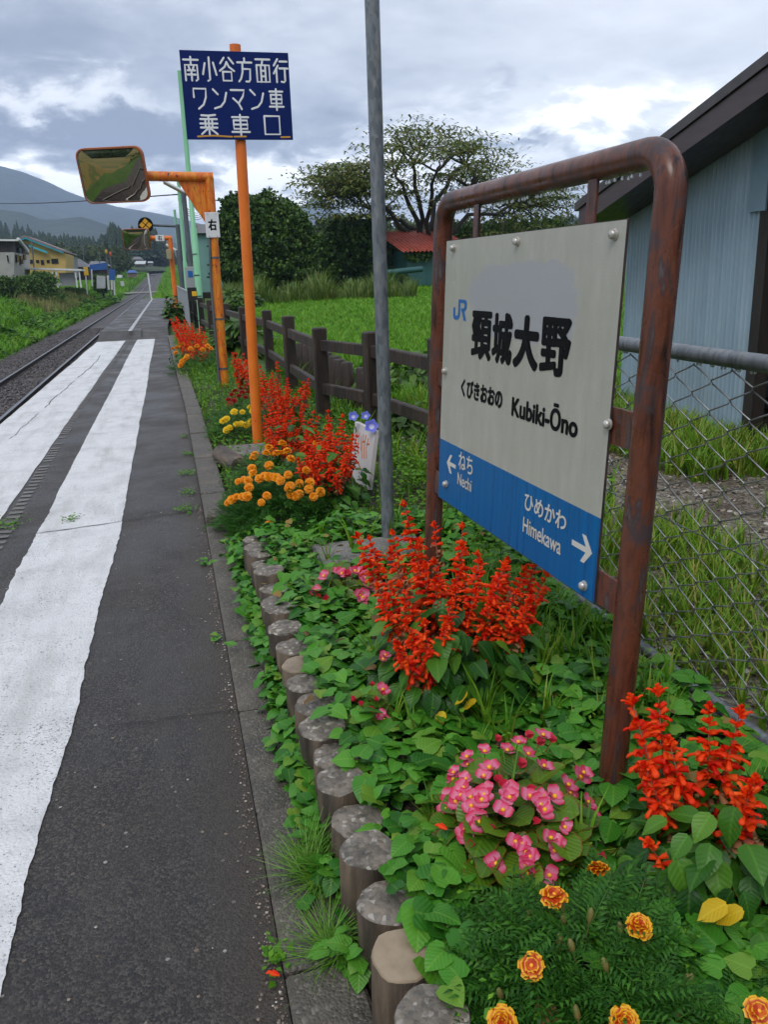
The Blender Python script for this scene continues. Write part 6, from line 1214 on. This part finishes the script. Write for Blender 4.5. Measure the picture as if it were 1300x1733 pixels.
for px, py, Y, rx, rz_, lb in ((12, 478, 66., 16, 22, 'dark green bush at the left frame edge below the grey house'), (45, 476, 70., 26, 24, 'wide dark bush in front of the yellow house'), (72, 466, 74., 20, 14, 'loose brownish bush before the carport'), (60, 492, 84., 22, 8, 'low bright bush in the tall bank grass'), (171, 468, 103., 12, 7, 'pale flowering bush under the blue tarpaulin'), (85, 500, 74., 20, 7, 'leafy green bush on the grassy bank beside the ballast'), (125, 490, 100., 16, 6, 'wide green bush on the bank top by the crossing')):
    p = aty(px, py, Y); gz = float(zg(p[0], Y)); sk = min((p[2] - gz) * F / Y, rz_ * 3.2); tree('bank_bush', lb, (p[0], Y, gz), blobs_px([(px, py + rz_ * .3, rx * .75, rz_ * .6), (px - rx * .5, py + rz_ * .35, rx * .6, rz_ * .7), (px + rx * .5, py + rz_ * .45, rx * .6, rz_ * .6), (px, py + sk * .6, rx * .95, sk * .5), (px - rx * .45, py + sk * .75, rx * .7, sk * .4), (px + rx * .5, py + sk * .75, rx * .7, sk * .4)], Y), 1300, .22, M_shrub if 'dark' not in lb else M_bush, .08, 'bush')
# level crossing furniture
Y = 96.; c = thing('crossing_marker', 'yellow oblong marker board on a white pole left of the control box', 'crossing sign', tuple(aty(146, 488, Y)))
b0 = aty(146, 488, Y); m = MB(); m.tube([(0, 0, -.6), (aty(144.5, 466, Y)[0] - b0[0], 0, aty(144.5, 466, Y)[2] - b0[2])], .07, 8); m.build('post', M_trimw, c, True); m = MB(); q0, q1 = aty(142, 466, Y) - b0, aty(148, 452, Y) - b0; m.cbox((q0[0], -.12, q0[2]), (q1[0], -.05, q1[2]), .02); m.build('board', mat('marker_yellow', (.62, .36, .01), .5), c)
m = MB(); facade(m, [(163, 488), (177, 488), (177, 467), (163, 466)], 94., 1.2); tag(m.build('control_box', flat('galvanised_box', (.36, .38, .40))), 'big grey control box beside the level crossing', 'cabinet')
for px0, px1, yt, lb in ((184, 179, 424, 'taller black and yellow crossing signal post'), (189.5, 186, 428, 'crossing signal post topped by a red-orange lamp')):
    Y = 100.; b0 = aty(px0, 492, Y); c = thing('crossing_signal', lb, 'crossing signal', tuple(b0)); m = MB(); e = aty(px1, yt, Y) - b0; m.tube([(0, 0, -.5), tuple(e)], .075, 8, 0); m.build('post', M_pole_grey, c, True)
    m = MB(); m.tube([(0, -.1, .1), tuple(e * .38 + np.array([0, -.1, 0]))], .12, 8); m.build('striped_guard', flat('white_paint', (.6, .6, .6)), c)
    m = MB(); m.lathe((e[0], 0, e[2]), [(.10, -.35), (.14, -.3), (.14, 0), (.05, .12)], 10); m.build('lamp_head', mat('signal_red', (.42, .06, .02), .4) if 'red' in lb else flat('sig_yellow', (.45, .28, .03)), c, True)
for px, y0, y1, Y, lb in ((193, 493, 475, 98., 'white post right of the crossing signals'), (155, 478, 456, 99., 'thin white post before the tarpaulin'), (141, 452, 415, 112., 'television aerial pole over the low house'), (168, 455, 430, 118., 'thin pole above the low tile-roofed house')):
    b0 = aty(px, y0, Y); e = aty(px - .5, y1, Y); m = MB(); m.tube([(0, 0, -.4), tuple(e - b0)], .07, 6)
    if 'aerial' in lb:
        for k in range(4): m.tube([(-.6, 0, (e - b0)[2] - .15 - k * .25), (.6, 0, (e - b0)[2] - .15 - k * .25)], .03, 4)
    tag(m.build('slim_post', M_trimw if 'white' in lb else M_pole_grey, loc=tuple(b0)), lb, 'post')
m = MB(); quadpx(m, 203, 476, 210, 484, 120.); tag(m.build('notice_board', M_trimw), 'small white notice board in the green beyond the crossing', 'sign')
# houses up the valley
for pts, rp_, Y, lb, mt, rm_ in (([(199, 452), (222, 452), (222, 440.5), (199, 440.5)], [(197.5, 441), (224, 441), (221, 437), (201, 437)], 260., 'mauve-grey long shed in front of the conifer grove', M_mauve, M_mauve),
                        ([(228, 452), (246, 452), (246, 446), (228, 446)], [(225.5, 447), (245, 447), (247, 441.5), (230, 441.5)], 258., 'hut with a pale sloping roof right of the mauve shed', M_mauve, M_roofpale),
                        ([(250, 451), (258, 451), (258, 444), (250, 444)], [(249, 445), (259, 445), (258, 442.5), (250, 442.5)], 262., 'tiny grey hut nearest the climbing track', M_shutter, M_roofpale),
                        ([(214, 444), (240, 444), (240, 438), (214, 438)], [(206, 441), (243, 439.5), (236, 434.5), (216, 434)], 285., 'house with a long dark roof behind the mauve shed', M_mauve, M_tile),
                        ([(215, 469), (231, 469), (231, 461), (215, 461)], [(213, 461.5), (232, 461.5), (228, 457.5), (218, 457)], 170., 'low hut with a blue curved roof in the green slope', flat('pinkish_wall', (.36, .26, .22)), M_tarp)):
    h = house('hut', lb, Y, pts[0][0]); hp(facade(MB(), pts, Y, 6.), 'wall', mt, h); m = MB(); A = [aty(*rp_[0], Y - .8), aty(*rp_[1], Y - .8), aty(*rp_[2], Y + 4), aty(*rp_[3], Y + 4)]; m.add([tuple(v) for v in A] + [(A[1][0], Y + 8, A[1][2]), (A[0][0], Y + 8, A[0][2])], [(0, 1, 2, 3), (1, 4, 2), (5, 0, 3), (4, 5, 3, 2)]); hp(m, 'roof', rm_, h)
m = MB(); facade(m, [(197, 470), (206, 470), (206, 465.5), (198, 465)], 168., 2.); tag(m.build('parked_truck', M_trimw), 'small white truck body half hidden in the green slope', 'truck')

# ------------------------------------------------------------------ hills, mountains, forest
def f_hill(c0, c1, sc):
    def fn(t):
        n = t.noise(t.pos(), sc, 8, .65); return {'Base Color': t.ramp(n, [(.35, c0), (.65, c1)]), 'Roughness': .9, 'Normal': t.bump(n, 1., 1 / sc * .3)}
    return fn
def ridge(name, sil, Y, base_z, m, rough, front=.55, seed=1):
    r = np.random.default_rng(seed); px = np.array([s[0] for s in sil], float); py = np.array([s[1] for s in sil], float)
    xs_ = np.linspace(px[0], px[-1], 240); ysil = np.interp(xs_, px, py); crest = np.array([aty(a, b, Y) for a, b in zip(xs_, ysil)])
    nz = np.zeros(240)
    for k in (4, 9, 19, 41, 83): nz += np.interp(np.arange(240), np.linspace(0, 239, k * 3), r.normal(0, 1, k * 3)) / k
    rows = []; K = 18
    for j in range(K + 5):
        s_ = j / K if j <= K else 1 + (j - K) * .12; Yr = Y * (front + (1 - front) * s_) if s_ <= 1 else Y * (1 + (s_ - 1) * .8)
        hgt = (s_ ** 1.25 if s_ <= 1 else 1 - (s_ - 1) * 1.2); spur = np.zeros(240)
        for k in (7, 15, 33): spur += np.interp(np.arange(240) + 6 * s_ * 3, np.linspace(-30, 300, k * 2), np.random.default_rng(seed + k).normal(0, 1, k * 2)) / k * 3
        X_ = crest[:, 0] * (Yr / Y * .35 + .65); z = base_z + (crest[:, 2] - base_z) * hgt + (spur * rough * math.sin(PI * min(1, s_)) + nz * rough * .16 * s_) 
        rows.append(np.stack([X_, np.full(240, Yr) + spur * rough * 1.5 * math.sin(PI * min(1, s_)), z], 1))
    V = np.concatenate(rows); n = 240; mb = MB(); mb.add(V, [(j * n + i, j * n + i + 1, (j + 1) * n + i + 1, (j + 1) * n + i) for j in range(len(rows) - 1) for i in range(n - 1)])
    tag(mb.build(name, m, smooth=True, angle=0), kind='structure'); return crest, rows
M_far = mat('far_forest', fn=f_hill((.010, .020, .014), (.032, .050, .028), .006)); M_mid = mat('mid_forest', fn=f_hill((.012, .026, .012), (.05, .08, .03), .02))
ridge('mountain', [(-900, 330), (-400, 300), (-150, 255), (0, 281), (40, 292), (80, 308), (115, 325), (140, 334), (200, 350), (250, 358), (290, 366), (360, 384), (430, 400), (620, 415), (1000, 420)], 2600., 10, M_far, 26., .5, 2)
ridge('mountain', [(300, 430), (440, 402), (490, 364), (520, 342), (535, 328), (549, 336), (575, 358), (610, 378), (700, 392), (800, 385), (900, 378), (980, 366), (1050, 372), (1200, 360), (1400, 365), (1900, 350)], 2900., 10, M_far, 22., .5, 5)
ridge('hill', [(-800, 330), (-300, 345), (-100, 346), (0, 354), (40, 360), (70, 372), (95, 371), (136, 366), (160, 373), (200, 387), (240, 398), (300, 412), (400, 425), (700, 430), (1100, 425)], 1250., 10, M_far, 14., .6, 8)
cr1, rows1 = ridge('hill', [(-700, 345), (-300, 350), (-100, 376), (0, 396), (45, 406), (90, 422), (130, 436), (180, 442), (260, 448), (420, 454)], 520., 4, M_mid, 5., .55, 11)
cr2, rows2 = ridge('hill', [(380, 440), (520, 425), (640, 420), (800, 402), (900, 396), (1000, 392), (1200, 390), (1500, 380)], 420., 4, M_mid, 4., .6, 13)
def conifer_tpl(seed):
    r = random.Random(seed); V, f = [], []
    for k in range(9):
        z0 = .08 + k * .102; rad = .20 * (1 - k / 9.6) ** .8; n = 8
        for j in range(n):
            a = 2 * PI * j / n + k * .7 + r.uniform(-.25, .25); q = rad * r.uniform(.7, 1.25); i = len(V)
            V += [(0, 0, z0 + .135), (q * math.cos(a - .42) * .8, q * math.sin(a - .42) * .8, z0 + r.uniform(-.0, .03)), (q * math.cos(a), q * math.sin(a), z0 - .035), (q * math.cos(a + .42) * .8, q * math.sin(a + .42) * .8, z0 + r.uniform(0, .03))]; f.append((i, i + 1, i + 2, i + 3))
    V += [(0, 0, 1.0), (.012, 0, .0), (-.012, .01, .0)]; f.append((len(V) - 3, len(V) - 2, len(V) - 1)); return T(V, f)
CON = [conifer_tpl(s_) for s_ in range(4)]
def forest(name, P, h, m=M_con):
    mb = MB(); n = len(P)
    for k, tp in enumerate(CON):
        s_ = slice(k, None, 4); hh = h[s_]; w = hh * rng.uniform(.85, 1.5, len(hh)); mb.inst(tp, P[s_], rotm(rng.uniform(0, 6.3, len(hh))), np.stack([w, w, hh], 1))
    tag(mb.build(name, m), kind='stuff')
def on_ridge(rows, n, lo, hi, sl=(0, 240)):
    j = rng.integers(lo, hi, n); i = rng.integers(*sl, n); P = np.array([rows[a][b] for a, b in zip(j, i)]); P[:, 0] += rng.normal(0, 3, n); P[:, 1] += rng.normal(0, 6, n); P[:, 2] -= 1.5; return P
P = on_ridge(rows1, 2600, 5, 20, (60, 240)); forest('ridge_forest', P, rng.uniform(5, 10, len(P)))
P = on_ridge(rows2, 1500, 5, 20); forest('ridge_forest', P, rng.uniform(6, 12, len(P)))
n = 420; px = np.concatenate([rng.normal(205, 22, n // 2), rng.uniform(150, 288, n // 2)]); Yg = rng.uniform(330, 400, n); P = np.array([aty(a, 449, b) for a, b in zip(px, Yg)]); P[:, 2] = np.interp(px, [150, 290], [7, 9])
h = np.interp(px, [150, 168, 185, 200, 216, 240, 262, 275, 288], [5, 8, 12, 14, 11, 11.5, 13, 10, 5]) * rng.uniform(.6, 1.08, n); forest('conifer_grove', P, h)
bm = MB(); k = 150; px = rng.uniform(100, 200, k); Yb = rng.uniform(200, 300, k)
for a, b in zip(px, Yb): p = aty(a, rng.uniform(436, 449), b); cloud(bm, [(tuple(p), (3.2, 3., 2.6))], 40, .8, 1.6)
tag(bm.build('broadleaf_wood', M_broad), kind='stuff')
bm = MB()
for a in np.arange(520, 1040, 9): p = aty(a, rng.uniform(400, 430), rng.uniform(95, 130)); cloud(bm, [(tuple(p), (3.2, 3., 2.4))], 70, .5, 1.1)
for a in np.arange(-900, -20, 26): pass
tag(bm.build('broadleaf_wood', M_broad), kind='stuff')
# wood and slopes behind the viewer, seen only in the mirrors
bh = MB(); ux = np.linspace(-400, 300, 40); bh.add([(x, yy_, zz_ * (1 + .25 * math.sin(x * .03))) for yy_, zz_ in ((-92, -1.5), (-125, 16), (-170, 34), (-260, 30)) for x in ux], [(j * 40 + i, (j + 1) * 40 + i, (j + 1) * 40 + i + 1, j * 40 + i + 1) for j in range(3) for i in range(39)]); tag(bh.build('hill', M_mid, smooth=True, angle=0), kind='structure')
bm = MB()
for x in np.arange(-160, 120, 5): cloud(bm, [((x + random.uniform(-3, 3), -95 + random.uniform(-8, 8), 5.), (5, 5, 6.5))], 150, 1., 2.2)
for y in np.arange(-90, -3, 4): cloud(bm, [((-7.6 + random.uniform(-.6, .2), y, -.6), (1.1, 2.6, .9))], 130, .2, .4); cloud(bm, [((-13 + random.uniform(-.8, .8), y - 8, -.8), (1.2, 3., .6))], 60, .2, .4)
tag(bm.build('broadleaf_wood', M_bush), kind='stuff')
# ------------------------------------------------------------------ damp air
hz = MB(); hz.box((-3800, -700, -3.), (4200, 4200, 370.)); hzm = bpy.data.materials.new('haze_air'); hzm.use_nodes = True; nt = hzm.node_tree
nt.nodes.remove(nt.nodes['Principled BSDF']); pv = nt.nodes.new('ShaderNodeVolumePrincipled'); pv.inputs['Color'].default_value = (.56, .72, 1., 1); pv.inputs['Density'].default_value = .00028; pv.inputs['Anisotropy'].default_value = 0.
nt.links.new(pv.outputs[0], nt.nodes['Material Output'].inputs['Volume'])
tag(hz.build('haze', hzm), kind='stuff')
